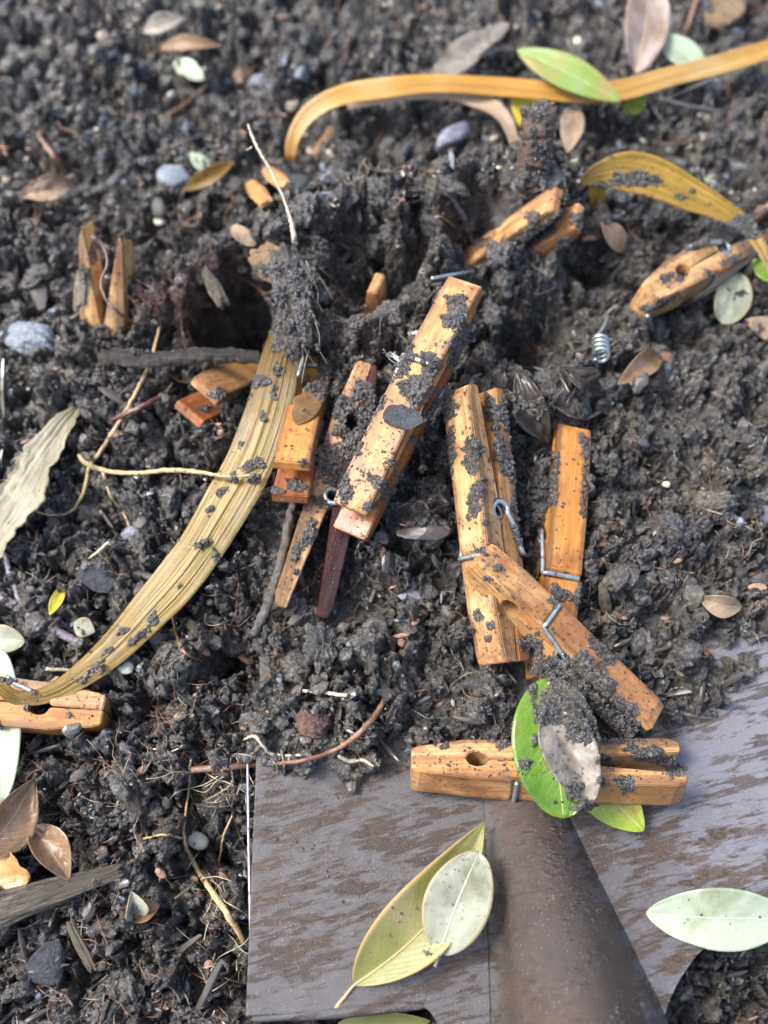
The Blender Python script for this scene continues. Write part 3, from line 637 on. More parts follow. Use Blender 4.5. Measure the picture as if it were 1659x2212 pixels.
# ------------------------------------------------------------------ leaves, roots, wood, stones
def frame(A, B, roll):
    L = np.linalg.norm(B-A); ex = (B-A)/L; c = -FW; e1 = c-ex*(c@ex); e1 /= np.linalg.norm(e1); e2 = np.cross(ex, e1); ph = math.radians(roll)
    N = math.cos(ph)*e1+math.sin(ph)*e2; return L, ex, N, np.cross(N, ex)
def leaf(name, label, base, tip, wpx, mat, arch=.1, cup=.15, roll=0., side=0., p=.9, q=.8, wl_=1., wr_=1., stalk=0., wav=.05, seed=0, group=None, rib=None, th=.022, cat='leaf', curl=0., nib=0.):
    A = PT(base); B = PT(tip); L, ex, N, sd_ = frame(A, B, roll)
    W = wpx/FPX*((A+B)/2-CAM)@FW
    n, m = 44, 21; s_ = np.linspace(0, 1, n)[:, None]; t = np.linspace(-1, 1, m)[None]
    prof = np.sin(np.pi*np.clip(s_, 0, 1)**p)**q; prof = np.maximum(prof, .03)
    hw = W/2*prof*np.where(t < 0, wl_, wr_)
    if nib: hw = hw*(1-nib*np.maximum(0, vnoise(s_*6+seed, t*.0+np.sign(t)*3, seed)))
    sid = t*hw; up = np.abs(t)**1.5*hw*cup+wav*fbm(s_*3+seed, t*1.2, 3, seed+5)*W-curl*(np.maximum(s_-.55, 0)**2)*L
    cen = A+(B-A)*s_[..., None]; cen = cen+N*(arch*np.sin(np.pi*s_)*L*.5)[..., None]+sd_*(side*np.sin(np.pi*s_)*L)[..., None]
    Gd = cen+sd_*sid[..., None]+N*up[..., None]
    V, Fc, U = shell(Gd, th)
    root = empty(name, A, label, cat, group)
    mk('blade', V, Fc, mat, root, uv=U)
    if rib:
        mid = Gd[:, m//2]+N*.004; r_ = np.linspace(.032, .006, n)*min(1, W/2)+.006
        pts = np.c_[mid, r_][::3]
        if stalk: 
            st = [np.r_[A-ex*stalk*f_+N*(-.04*f_), .045*min(1.2, W/1.5)] for f_ in (1, .5)]; pts = np.vstack([st, pts])
        v2, f2, u2 = tube(pts, 50, 6); mk('midrib', v2, f2, rib, root)
    return root
def ribbon(name, label, pts, mat, cup=.12, roll=0., n=90, m=21, rid_=.0, cat='leaf blade', group=None, wav=.02, twist=None, th=.03, parent=None, part=None, seed=0, wn=.09):
    p = np.array([[*PT(q[:3]), q[3], (q[4] if len(q) > 4 else 0.)] for q in pts]); p = spline(p, n)
    c = p[:, :3]; T = np.gradient(c, axis=0); T /= np.linalg.norm(T, axis=1)[:, None]
    up = np.tile(-FW, (n, 1)); e1 = up-T*(up*T).sum(1)[:, None]; e1 /= np.linalg.norm(e1, axis=1)[:, None]; e2 = np.cross(T, e1)
    ph = np.radians(roll+p[:, 4])[:, None]; N = np.cos(ph)*e1+np.sin(ph)*e2; sd_ = np.cross(N, T)
    t = np.linspace(-1, 1, m)[None]; hw = p[:, 3:4]/2*(1+wn*fbm(np.linspace(0, 11, n)[:, None], np.sign(t)*2., 4, seed))
    rg = rid_*2.5*vnoise(t*7+9, np.linspace(0, 1.5, n)[:, None], seed+9)*2+rid_*2*vnoise(t*19+3, np.linspace(0, 2, n)[:, None], seed+4)
    upo = t**2*hw*cup+rg+wav*fbm(np.linspace(0, 6, n)[:, None], t*1.5, 3, seed+2)
    Gd = c[:, None]+sd_[:, None]*(t*hw)[..., None]+N[:, None]*upo[..., None]
    V, Fc, U = shell(Gd, th)
    if parent is not None: return mk(part, V, Fc, mat, parent, uv=U)
    return tag(mk(name, V, Fc, mat, uv=U), label, cat, group)
def strand(name, label, lines, mat, cat, group=None, seg=7, rough=.12, jag=.03, parts=None):
    ts = []
    for ln in lines:
        pts = [(*PT(q[:3]), q[3]) for q in ln]
        ts.append(tube(pts, max(10, len(pts)*7), seg, rough, jag=jag))
    if parts is None:
        V, Fc, U = join(ts); return tag(mk(name, V, Fc, mat, uv=U), label, cat, group)
    o0 = empty(name, ts[0][0][0], label, cat, group)
    for k, t in enumerate(ts): mk('main_root' if k == 0 else parts, t[0], t[1], mat, o0, uv=t[2])
    return o0
def stone(name, label, at, rx, ry, rz, mat, seed, cat='stone', ang=.8, rot=0., group=None, amp=.25, fine=.05, sub=4):
    W, Fc = lump(sub, seed, amp, 1.5, ang, fine); c, s_ = math.cos(rot), math.sin(rot)
    W = W*np.array([rx, ry, rz]); W = np.stack([W[:, 0]*c-W[:, 1]*s_, W[:, 0]*s_+W[:, 1]*c, W[:, 2]], -1)+PT(at)
    return tag(mk(name, W, Fc, mat, smooth=not ang), label, cat, group)
def bark(name, label, a, b, wcm, thk, mat, cat='bark', roll=0., seed=0, rough=.12,  taper=(.7, 1, .8), fray=.3):
    A = PT(a); B = PT(b); L, ex, N, sd_ = frame(A, B, roll); n, m = 90, 60
    s_ = np.linspace(0, 1, n)[:, None]; an = np.linspace(0, 2*math.pi, m, endpoint=False)[None]
    w_ = np.interp(s_, [0, .5, 1], taper)*wcm/2
    fib = fbm(np.cos(an)*2.6+seed+0*s_, np.sin(an)*2.6+s_*1.2, 3, seed)+.5*fbm(an*3+0*s_, s_*2.5, 3, seed+3)*np.sin(an/2)
    R = 1+rough*2.2*fib+rough*.9*vnoise(an*7+0*s_, s_*4+seed, seed+2)
    sf = s_+fray*(wcm/L)*fbm(np.cos(an)*2+seed, np.sin(an)*2, 3, seed+7)*np.where(s_ < .5, 1-2*s_, 2*s_-1)
    P3 = A+(B-A)*sf[..., None]+sd_*(np.cos(an)*w_*R)[..., None]+N*(np.sin(an)*thk/2*R*np.interp(s_, [0, .5, 1], taper))[..., None]
    P3 = P3+N*(.12*wcm*fbm(s_*2+seed, s_*0, 2, seed+8))[..., None]
    V = P3.reshape(-1, 3); i = np.arange(n-1)[:, None]*m; j = np.arange(m)[None]; j2 = (j+1) % m
    Fq = np.stack([i+j, i+j2, i+m+j2, i+m+j], -1).reshape(-1, 4).tolist()
    V = np.vstack([V, P3[0].mean(0), P3[-1].mean(0)]); k0 = n*m
    Fq += [[k0, (q+1) % m, q] for q in range(m)]+[[k0+1, (n-1)*m+q, (n-1)*m+(q+1) % m] for q in range(m)]
    uv = np.zeros((len(V), 2)); uv[:k0, 0] = np.repeat(np.arange(n)/n, m); uv[:k0, 1] = np.tile(np.abs(np.arange(m)/m-.5)*2, n)
    return tag(mk(name, V, Fq, mat, uv=uv), label, cat)

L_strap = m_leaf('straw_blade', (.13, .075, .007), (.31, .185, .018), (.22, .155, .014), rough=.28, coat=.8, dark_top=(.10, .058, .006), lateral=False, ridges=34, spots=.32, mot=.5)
L_gold = m_leaf('golden_blade', (.22, .125, .010), (.33, .21, .03), rough=.32, coat=.6, lateral=False, ridges=10, spots=.42, mot=.7)
L_orange = m_leaf('orange_blade', (.36, .17, .018), (.48, .26, .05), (.52, .38, .16), rough=.4, coat=.4, lateral=False, ridges=9, spots=.1, mot=.3)
L_olive = m_leaf('olive_underside', (.12, .13, .030), (.20, .20, .055), (.27, .24, .11), rough=.5, coat=.25, veins=16, vs=.12, vein=(.3, .3, .1), spots=.12, mot=.45, edge=(.40, .26, .09))
L_pale = m_leaf('pale_underside', (.22, .235, .15), (.30, .31, .23), (.15, .15, .10), rough=.5, coat=.25, vs=.16, spots=.3, mot=.5, edge=(.34, .25, .13))
L_mint = m_leaf('mint_underside', (.25, .33, .19), (.33, .39, .28), (.19, .21, .12), rough=.45, coat=.3, vs=.16, spots=.26, mot=.4)
L_green = m_leaf('glossy_green', (.045, .115, .006), (.10, .19, .012), (.09, .05, .02), rough=.22, coat=.9, vs=.12, vein=(.3, .4, .1), spots=.25, mot=.45)
L_lime = m_leaf('lime_green', (.10, .20, .012), (.25, .30, .025), (.2, .12, .03), rough=.3, coat=.6, vs=.2, spots=.2, mot=1.)
L_mixed = m_leaf('green_brown', (.22, .27, .15), (.13, .22, .02), (.24, .155, .05), rough=.4, coat=.4, vs=.15, spots=.1, mot=.5)
L_brown = m_leaf('brown_leaf', (.13, .07, .03), (.24, .15, .08), rough=.35, coat=.6, vs=.5, vein=(.42, .30, .16), spots=.3, mot=1.)
L_tan = m_leaf('tan_leaf', (.20, .13, .075), (.30, .22, .14), (.13, .085, .05), rough=.5, coat=.3, vs=.3, vein=(.5, .38, .25), spots=.25, mot=.8)
L_pink = m_leaf('pinkish_leaf', (.22, .15, .12), (.30, .24, .21), (.17, .12, .07), rough=.45, coat=.4, vs=.4, vein=(.5, .4, .25), spots=.15, mot=.6)
L_yellow = m_leaf('yellow_leaf', (.55, .42, .02), (.60, .50, .06), (.45, .30, .05), rough=.4, coat=.4, vs=.1, spots=.12, mot=1.)
L_rust = m_leaf('rust_leaf', (.36, .17, .045), (.48, .27, .10), rough=.3, coat=.7, vs=.3, vein=(.5, .32, .12), spots=.25, mot=1.2)
L_dry = m_leaf('dry_straw', (.19, .165, .095), (.33, .30, .20), rough=.5, coat=.2, lateral=False, ridges=9, spots=.3, mot=.6)
L_scrap = m_leaf('leaf_scrap', (.10, .05, .014), (.24, .12, .03), rough=.3, coat=.6, vs=.4, spots=.35, mot=1.4)
L_dark = m_leaf('dark_leaf', (.022, .018, .014), (.055, .045, .034), rough=.4, coat=.8, vs=0., vein=(.08, .07, .05), spots=.6, mot=1.4)
L_grey = m_leaf('grey_leaf', (.14, .12, .09), (.25, .22, .18), (.08, .06, .04), rough=.45, coat=.5, vs=.25, spots=.4, mot=1.)
RIBY = m_plain('rib_yellow', (.34, .32, .12), (.42, .40, .2), .4, 6, dirt=.1)
RIBP = m_plain('rib_pale', (.46, .44, .32), (.5, .5, .4), .4, 6, dirt=.1)
RIBB = m_plain('rib_tan', (.34, .22, .10), (.44, .31, .16), .4, 6, dirt=.1)
M_rooty = m_plain('yellow_root', (.34, .22, .09), (.48, .36, .18), .45, 6, dirt=.35)
M_rootp = m_plain('pale_root', (.42, .36, .24), (.50, .45, .32), .45, 6, dirt=.3)
M_rootr = m_plain('red_root', (.085, .03, .02), (.17, .08, .05), .3, 6, dirt=.35, coat=.6)
M_rootb = m_plain('brown_root', (.12, .055, .028), (.24, .12, .06), .3, 5, dirt=.25, coat=.6)
M_rootk = m_plain('dark_root', (.035, .026, .02), (.10, .08, .06), .4, 6, dirt=.4, coat=.4)
M_stickb = m_plain('blue_grey_stick', (.12, .11, .13), (.24, .22, .26), .3, 4, (.6, 1, 1), dirt=.3, coat=.7, bump=.0008)
M_stickd = m_plain('muddy_stick', (.04, .034, .03), (.13, .12, .11), .35, 5, dirt=.5, coat=.6, bump=.001)
def m_fibre(name, c1, c2, dirt=.5):
    t = NT(name); uv = t.new('ShaderNodeTexCoord').outputs['UV']; v = t.coord()
    f = t.noise(t.new('ShaderNodeMapping', Vector=uv, Scale=(3, 34, 1)).outputs[0], 1., 5, .65, .3); f2 = t.noise(t.new('ShaderNodeMapping', Vector=uv, Scale=(9, 90, 1)).outputs[0], 1., 3, .6)
    h = t.math('ADD', f, t.math('MULTIPLY', f2, .5))
    col = t.ramp(h, [(.55, tuple(x*.3 for x in c1)), (.7, c1), (.9, c2)])
    d = t.noise(v, 4, 5, .65); col = t.mix(t.ramp(d, [(.70-dirt*.3, 0.), (.78-dirt*.3, .9)]), col, (.045, .038, .028))
    nb = t.bump(h, .0022, 1.)
    return t.setp(Base__Color=col, Roughness=.42, Normal=nb, Coat__Weight=.35, Coat__Roughness=.15, Coat__Normal=nb)
M_bark = m_fibre('grey_bark', (.11, .088, .062), (.30, .26, .19))
M_barkd = m_fibre('dark_bark', (.045, .037, .030), (.17, .15, .12), .6)
M_stub = m_plain('stub_wood', (.07, .04, .026), (.17, .10, .065), .35, 4, (1, 1, .3), dirt=.35, coat=.7, bump=.002)
M_barkp = m_fibre('pale_bark', (.26, .21, .14), (.44, .38, .28), .35)
M_chip = m_plain('wood_chip', (.36, .17, .05), (.52, .30, .11), .4, 3, dirt=.3, coat=.5)
M_cork = m_plain('cork', (.20, .12, .05), (.44, .30, .16), .45, 9, dirt=.4, coat=.5, bump=.002, bsc=20)
M_slate = m_plain('slate', (.085, .10, .12), (.17, .20, .235), .35, 4, dirt=.25, coat=.7, bump=.0006)
M_slated = m_plain('dark_slate', (.03, .032, .038), (.075, .08, .09), .25, 6, dirt=.1, coat=.9, bump=.0016, bsc=18)
M_lav = m_plain('lavender_stone', (.10, .105, .13), (.22, .22, .27), .35, 3, dirt=.3, coat=.7)
M_white = m_plain('pale_pebble', (.52, .49, .36), (.66, .63, .50), .4, 4, dirt=.2, coat=.5)
M_grey = m_plain('grey_pebble', (.20, .20, .19), (.32, .32, .31), .4, 3, dirt=.25, coat=.5)
M_seed = m_plain('seed', (.07, .035, .025), (.20, .10, .08), .4, 5, dirt=.45, coat=.5, bump=.002, bsc=9)
M_fung = m_plain('fungus', (.75, .75, .74), (.8, .8, .8), .7, 3, dirt=0., coat=0)

GL = 'leaves lying on and around the soil'
# strap leaves
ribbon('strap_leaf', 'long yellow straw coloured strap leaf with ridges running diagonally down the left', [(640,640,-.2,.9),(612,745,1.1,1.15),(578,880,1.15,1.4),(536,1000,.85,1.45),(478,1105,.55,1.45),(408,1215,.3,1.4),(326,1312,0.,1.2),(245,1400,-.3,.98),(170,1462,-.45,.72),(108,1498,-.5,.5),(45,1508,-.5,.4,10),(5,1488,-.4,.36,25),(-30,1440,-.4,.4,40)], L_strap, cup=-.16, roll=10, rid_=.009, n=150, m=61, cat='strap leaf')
ribbon('strap_leaf', 'long blurred orange strap leaf arching across the top of the picture', [(628,345,-2.9,.35),(634,300,-2.5,.5),(668,245,-2.1,.7),(735,208,-1.8,.8),(830,192,-1.6,.85),(950,182,-1.5,.74),(1100,190,-1.5,.78),(1250,202,-1.4,.84),(1340,196,-1.4,.82),(1450,165,-1.5,.78),(1560,138,-1.7,.8),(1720,90,-1.9,.7)], L_orange, cup=.12, roll=-12, rid_=.012, cat='strap leaf')
ribbon('strap_leaf', 'curved brown dry blade arching below the orange strap leaf', [(735,235,-2.6,.3),(800,222,-2.3,.35),(890,208,-2.1,.4),(980,205,-2.,.6),(1050,225,-1.8,.75),(1092,262,-1.3,.55),(1112,320,-.5,.3),(1116,375,.6,.2)], L_tan, cup=.2, roll=-15, cat='strap leaf')
gl_ = empty('strap_leaf', P(1290,400,0), 'golden brown folded strap leaf at the right speckled with dirt', 'strap leaf')
ribbon('', '', [(1256,392,.7,.25),(1300,375,.75,.85),(1360,372,.8,1.3),(1430,392,.75,1.25),(1500,425,.6,1.0),(1560,455,.5,.75),(1610,488,.4,.5),(1648,540,.3,.4),(1700,650,.1,.35)], L_gold, cup=.14, roll=6, rid_=.008, wav=.05, parent=gl_, part='blade')
ribbon('', '', [(1288,392,.7,.5),(1290,430,.1,.55),(1288,470,-.7,.5),(1284,520,-1.6,.45)], L_gold, cup=.2, parent=gl_, part='folded_end', n=40)
ribbon('strap_leaf', 'thin grey brown blade crossing beneath the end of the long yellow one', [(180,1440,-.7,.5),(150,1500,-.85,.55),(120,1545,-1.,.35),(95,1580,-1.2,.08)], L_grey, roll=15, n=40, cat='strap leaf')

# broad leaves
leaf('leaf', 'large olive leaf with a pointed tip lying on the shovel', (765,2128,-.8), (1047,1776,-.3), 150, L_olive, arch=.14, cup=.4, roll=-10, side=-.085, p=.82, q=.9, stalk=.75, rib=RIBB, group=GL, wl_=.8, wr_=1.2, wav=.03)
leaf('leaf', 'smaller pale oval leaf overlapping the olive one on the shovel', (950,2060,-.25), (1035,1840,.3), 142, L_pale, arch=.22, cup=.1, roll=-6, side=.03, p=1., q=.52, stalk=.35, rib=RIBP, group=GL, wav=.05, seed=4)
leaf('leaf', 'pale mint leaf lying on the right part of the shovel', (1715,1985,-.5), (1396,1972,-.7), 132, L_mint, arch=.1, nib=.1, cup=.2, roll=5, p=1., q=.62, rib=RIBP, group=GL, wav=.03, seed=6)
leaf('leaf', 'glossy green rounded leaf hanging over the lowest clothespin', (1185,1462,.35), (1218,1768,.4), 185, L_green, arch=.15, cup=.15, roll=10, p=1.0, q=.5, rib=RIBY, group=GL, wav=.05, seed=8, side=-.0)
leaf('leaf', 'greyish brown dead leaf folded over the glossy green leaf', (1195,1500,.6), (1275,1735,.75), 120, L_grey, arch=.2, cup=.3, roll=-14, p=1., q=.6, group=GL, wav=.16, seed=9, side=-.09, wl_=1.)
leaf('leaf', 'bright lime leaf tip showing below the lowest clothespin', (1235,1640,-.7), (1391,1795,-.6), 110, L_lime, arch=.05, cup=.1, roll=0, p=.9, q=.7, group=GL, rib=RIBY, seed=10)
leaf('leaf', 'long pale mint leaf at the left edge under the strap leaf end', (-8,1400,-1.3), (-2,1738,-1.), 128, L_mint, arch=.12, cup=.05, roll=5, p=1., q=.5, rib=RIBP, group=GL, seed=12)
leaf('leaf', 'wet brown curled leaf at the left edge below the long mint leaf', (-40,1850,-1.1), (74,1682,-.6), 110, L_brown, arch=.3, cup=.4, roll=25, rib=RIBB, group=GL, seed=14, wav=.12)
leaf('leaf', 'curled brown leaf with pale net veins above the bark strip', (70,1785,-1.2), (150,1905,-1.1), 74, L_brown, arch=.25, cup=.9, roll=-35, rib=RIBB, group=GL, seed=15, wav=.15)
leaf('leaf', 'torn rust orange leaf scrap at the bottom left edge', (-25,1830,-1.5), (62,1905,-1.3), 90, L_rust, arch=.2, cup=.3, roll=10, q=.4, nib=.6, group=GL, seed=17, wav=.12)
leaf('leaf', 'small grey green leaf at the left edge above the mint leaf', (-30,1375,-1.7), (54,1385,-1.5), 62, L_pale, arch=.1, q=.6, rib=RIBP, group=GL, seed=18)
leaf('leaf', 'tiny bright yellow leaf left of the long strap leaf', (107,1328,g_(.15)), (140,1262,g_(.3)), 26, L_yellow, arch=.1, cup=.3, roll=15, group=GL, seed=19)
leaf('leaf', 'small curled whitish leaf on dark soil at the bottom left', (290,1985,g_(.1)), (283,1925,g_(.45)), 50, L_pale, arch=.3, cup=.9, roll=30, group=GL, seed=20, wav=.1)
leaf('leaf', 'dark half of a curled leaf beside the small whitish one', (285,1990,g_(.1)), (345,1955,g_(.4)), 50, L_brown, arch=.3, cup=.8, roll=-30, group=GL, seed=21, wav=.1)
leaf('leaf', 'blurred green and brown lance shaped leaf lying across the orange strap leaf', (1118,108,-1.0), (1342,220,-.9), 78, L_mixed, arch=.05, cup=.1, roll=-5, p=.95, q=.7, rib=RIBY, group=GL, seed=22)
leaf('leaf', 'large pinkish brown leaf at the top right edge', (1376,158,-1.9), (1400,-60,-1.4), 100, L_pink, arch=.15, cup=.25, roll=8, p=.85, q=.7, rib=RIBB, group=GL, seed=23, wav=.1)
leaf('leaf', 'pale green leaf behind the orange strap leaf at the top right', (1530,158,-2.1), (1412,72,-1.7), 62, L_mint, arch=.05, roll=0, rib=RIBP, group=GL, seed=24)
leaf('leaf', 'frayed pale grey leaf at the top centre', (935,168,-2.5), (1100,50,-2.4), 64, L_grey, arch=.1, cup=.1, roll=0, p=.7, q=.6, nib=.6, group=GL, seed=25)
leaf('leaf', 'bright yellow leaf piece under the orange strap leaf behind the twig stub', (1165,185,-2.0), (1130,280,-2.3), 92, L_yellow, arch=.1, q=.6, group=GL, seed=26)
leaf('leaf', 'small yellow brown leaf standing beside the slate stone', (393,412,-2.3), (506,348,-1.9), 36, L_gold, arch=.15, cup=.3, roll=25, p=1., group=GL, seed=27)
leaf('leaf', 'tiny pale green leaf behind the small yellow brown leaf', (455,372,-2.6), (410,330,-2.3), 32, L_mint, arch=.1, group=GL, seed=28)
leaf('leaf', 'pale blue green scrap near the top left', (378,132,-3.1), (440,172,-3.0), 42, L_mint, arch=.1, q=.6, nib=.5, group=GL, seed=29)
leaf('leaf', 'crumpled tan leaf in the upper left', (40,425,g_(.1)), (160,398,g_(.5)), 58, L_tan, arch=.35, cup=.5, roll=15, nib=.5, group=GL, seed=30, wav=.2)
leaf('leaf', 'brown blurred leaf strip near the top left', (345,105,-3.0), (478,100,-2.8), 34, L_brown, arch=.3, cup=.4, group=GL, seed=31)
leaf('leaf', 'lavender grey leaf near the top left', (310,70,-2.9), (400,38,-2.7), 44, L_grey, arch=.2, cup=.3, group=GL, seed=32)
leaf('leaf', 'pale leaf under the golden strap leaf at the right', (1495,400,g_(.2)), (1570,405,g_(.3)), 34, L_mint, group=GL, seed=33)
leaf('leaf', 'olive leaf under the twig right of the stub', (1345,245,g_(.3)), (1400,205,g_(.6)), 40, L_lime, group=GL, seed=34, roll=20)
leaf('leaf', 'tan dry leaf lying on the soil at the right', (1602,1312,g_(.25)), (1508,1290,g_(.3)), 52, L_tan, arch=.3, cup=.3, roll=-20, rib=RIBB, group=GL, seed=35)
leaf('leaf', 'pale grey leaf below the right hand clothespin', (1560,700,g_(.15)), (1600,590,g_(.3)), 80, L_pale, arch=.1, q=.5, group=GL, seed=36, wav=.1)
leaf('leaf', 'green leaf piece at the right edge below the golden strap leaf', (1690,610,.1), (1625,560,-.1), 52, L_green, group=GL, seed=37)
leaf('leaf', 'tan curled leaf tip at the right edge by the pale grey leaf', (1700,735,g_(.2)), (1610,690,g_(.3)), 50, L_tan, group=GL, seed=38, arch=.2)
leaf('leaf', 'tan leaf standing beside the folded end of the golden strap leaf', (1300,478,g_(.2)), (1345,545,g_(.3)), 46, L_tan, group=GL, seed=39, arch=.2, cup=.4)
leaf('leaf', 'brown dead leaf buried between the spring and the right hand soil', (1335,830,g_(.2)), (1420,765,g_(.35)), 52, L_brown, group=GL, seed=40, arch=.3, cup=.4)
leaf('leaf', 'yellowish leaf showing under the steel tread at the bottom edge', (730,2212,-1.9), (930,2205,-2.0), 60, L_olive, arch=.1, group=GL, seed=41)
leaf('leaf', 'small tan leaf piece behind the heap near the standing pin', (500,490,g_(.2)), (552,530,g_(.3)), 34, L_tan, group=GL, seed=42, q=.5)
leaf('leaf', 'translucent brown leaf scrap stuck on the golden clothespin', (640,915,1.66), (690,826,1.25), 60, L_scrap, arch=.03, cup=0., q=.6, nib=.6, roll=0, group=GL, seed=43, wav=.03)
leaf('leaf', 'tiny pale leaf beside the strap leaf at the left', (160,1345,g_(.2)), (205,1365,g_(.3)), 44, L_pale, group=GL, seed=44)
leaf('leaf', 'pale yellow leaf behind the twig stub under the orange blade', (1225,330,g_(.2)), (1240,225,g_(.5)), 52, L_tan, group=GL, seed=45)

# roots
GR = 'roots and rootlets in the soil'
strand('root', 'long pale yellow root lying across the strap leaf at the left', [[(170,982,g_(.2),.06),(190,1003,g_(.25),.09),(235,1018,g_(.25),.08),(300,1022,.0,.07),(370,1015,.3,.08),(440,1022,.75,.065),(500,1030,1.0,.05),(560,1025,1.0,.03)],
  [(345,700,g_(.4),.04),(330,765,g_(.35),.055),(298,840,g_(.3),.06),(262,905,g_(.25),.065),(222,968,g_(.2),.07),(195,1003,g_(.25),.06)],[(193,1005,g_(.25),.06),(182,1060,g_(.2),.06),(152,1105,g_(.2),.04),(110,1112,g_(.25),.03),(72,1100,g_(.3),.03),(45,1058,g_(.3),.03),(70,1030,g_(.3),.025),(100,1030,g_(.2),.02)],
  [(222,1020,g_(.2),.045),(238,1068,g_(.15),.04),(265,1105,g_(.15),.035),(285,1150,g_(.1),.025)]], M_rooty, 'root', GR, parts='side_root')
strand('root', 'dark red root crossing the pale yellow one', [[(240,908,g_(.25),.07),(290,886,g_(.2),.09),(340,862,g_(.2),.08),(385,838,g_(.1),.06)]], M_rootr, 'root', GR)
strand('root', 'smooth brown root curving along the edge of the heap above the shovel', [[(832,1420,g_(.1),.05),(838,1475,g_(.2),.08),(820,1530,g_(.25),.09),(780,1580,g_(.25),.09),(720,1622,g_(.2),.07),(640,1645,g_(.25),.06),(560,1650,g_(.3),.08),(490,1657,g_(.3),.11),(415,1663,g_(.35),.10)]], M_rootb, 'root', GR, rough=.05, jag=.015)
strand('root', 'knobbly yellow root running down beside the shovel edge', [[(412,1640,g_(.3),.03),(406,1720,g_(.25),.035),(397,1810,g_(.25),.05),(420,1865,g_(.25),.07),(450,1915,g_(.25),.09),(490,1972,g_(.25),.10),(528,2035,g_(.2),.08)],[(397,1812,g_(.2),.04),(355,1803,g_(.2),.03),(310,1812,g_(.2),.03)],[(445,1915,g_(.2),.03),(470,1870,g_(.2),.03),(485,1800,g_(.25),.035),(505,1755,g_(.2),.03)]], M_rooty, 'root', GR, parts='side_root')
strand('root', 'forked thin root hanging left of the shovel edge', [[(500,1655,g_(.2),.03),(505,1700,g_(.3),.03),(502,1750,g_(.3),.04),(512,1790,g_(.2),.03),(530,1830,g_(.3),.02)],[(502,1750,g_(.3),.04),(450,1742,g_(.3),.03),(415,1735,g_(.2),.03)],[(530,1740,g_(.3),.02),(545,1700,g_(.3),.02),(560,1668,g_(.2),.02)]], M_rootk, 'root', GR, parts='side_root')
strand('root', 'wiry tan root strand sticking up above the left of the heap', [[(628,612,.9,.09),(638,560,1.2,.09),(633,500,1.6,.08),(622,455,1.8,.045),(600,400,2.1,.04),(577,355,2.3,.045),(556,318,2.5,.05),(543,290,2.6,.045),(536,268,2.7,.03)],[(545,318,2.5,.03),(532,325,2.5,.02)]], M_rootp, 'root', GR, parts='side_root')
strand('root', 'dark red root looping over the standing clothespin', [[(200,512,1.3,.07),(222,530,1.2,.05),(232,570,1.,.05),(218,610,.9,.05),(232,650,.7,.055),(262,680,.4,.05),(300,705,g_(.3),.04)]], M_rootr, 'root', GR)
strand('root', 'orange forked rootlet on top of the heap', [[(922,526,g_(.15),.02),(930,495,g_(.25),.035),(948,468,g_(.35),.035),(985,492,g_(.3),.03)]], M_rooty, 'root', GR)
strand('root', 'pale wavy rootlet above the brown root left of centre', [[(525,1598,g_(.15),.03),(550,1590,g_(.2),.045),(570,1612,g_(.2),.045),(590,1630,g_(.2),.045),(650,1632,g_(.2),.04)]], M_rootp, 'root', GR)
strand('root', 'pale wavy rootlet at the foot of the heap above the shovel', [[(732,1632,g_(.2),.05),(755,1645,g_(.2),.06),(785,1642,g_(.25),.055),(806,1655,g_(.2),.03)]], M_rootp, 'root', GR)
strand('root', 'thin reddish root below the hole in the heap', [[(590,660,g_(.2),.05),(560,625,g_(.3),.06),(500,590,g_(.3),.05),(440,585,g_(.3),.03)]], M_rootr, 'root', GR)
strand('root', 'thin brown root beside the dark stick under the strap leaf', [[(370,1300,g_(.2),.03),(378,1360,g_(.2),.05),(400,1410,g_(.2),.05),(440,1430,g_(.2),.03)]], M_rootb, 'root', GR)
# sticks
strand('stick', 'blue grey wet stick at the left edge with a thinner side twig', [[(-60,1235,-1.5,.14),(0,1285,-1.5,.15),(60,1325,-1.5,.16),(120,1362,-1.5,.14),(175,1390,-1.5,.13)],[(-40,1120,-1.4,.08),(5,1175,-1.4,.10),(22,1240,-1.4,.10),(45,1300,-1.5,.11)]], M_stickb, 'stick', 'sticks', parts='side_twig')
strand('stick', 'muddy grey stick below the pale and maroon clothespin', [[(640,1060,-.3,.12),(622,1130,-.1,.13),(610,1200,-.15,.13),(590,1270,-.2,.15),(570,1325,-.2,.17),(548,1372,-.25,.12)]], M_stickd, 'stick', 'sticks', rough=.2, jag=.05)
strand('stick', 'thick dark wet stick lying across the left of the heap', [[(215,770,.3,.2),(262,772,.35,.28),(320,778,.4,.26),(400,772,.4,.24),(480,768,.3,.24),(560,772,.2,.2)]], M_barkd, 'stick', 'sticks', rough=.14, jag=.06, seg=12)
strand('twig_stub', 'upright muddy twig stub with a broken top behind the heap', [[(1150,400,1.2,.50),(1152,345,1.9,.50),(1158,300,2.4,.52),(1165,262,2.8,.50),(1172,235,3.1,.42)],[(1138,262,2.8,.10),(1130,235,3.1,.13)],[(1180,240,3.0,.12),(1196,222,3.3,.06)]], M_stub, 'stick', 'sticks', rough=.13, jag=.08, seg=14, parts='side_twig')
strand('stick', 'brown twig in the upper left', [[(85,295,g_(.2),.07),(115,335,g_(.3),.10),(145,372,g_(.2),.07)]], M_rootb, 'stick', 'sticks')
strand('stick', 'short tan twig below the pale blue green scrap', [[(365,248,g_(.2),.08),(410,220,g_(.3),.12),(446,185,g_(.3),.10)]], M_rootb, 'stick', 'sticks')
strand('stick', 'dark frayed stick at the right edge under the golden strap leaf', [[(1720,370,.3,.22),(1650,420,.2,.24),(1600,455,.1,.2),(1560,490,.0,.12)]], M_barkd, 'stick', 'sticks', rough=.3, jag=.08)
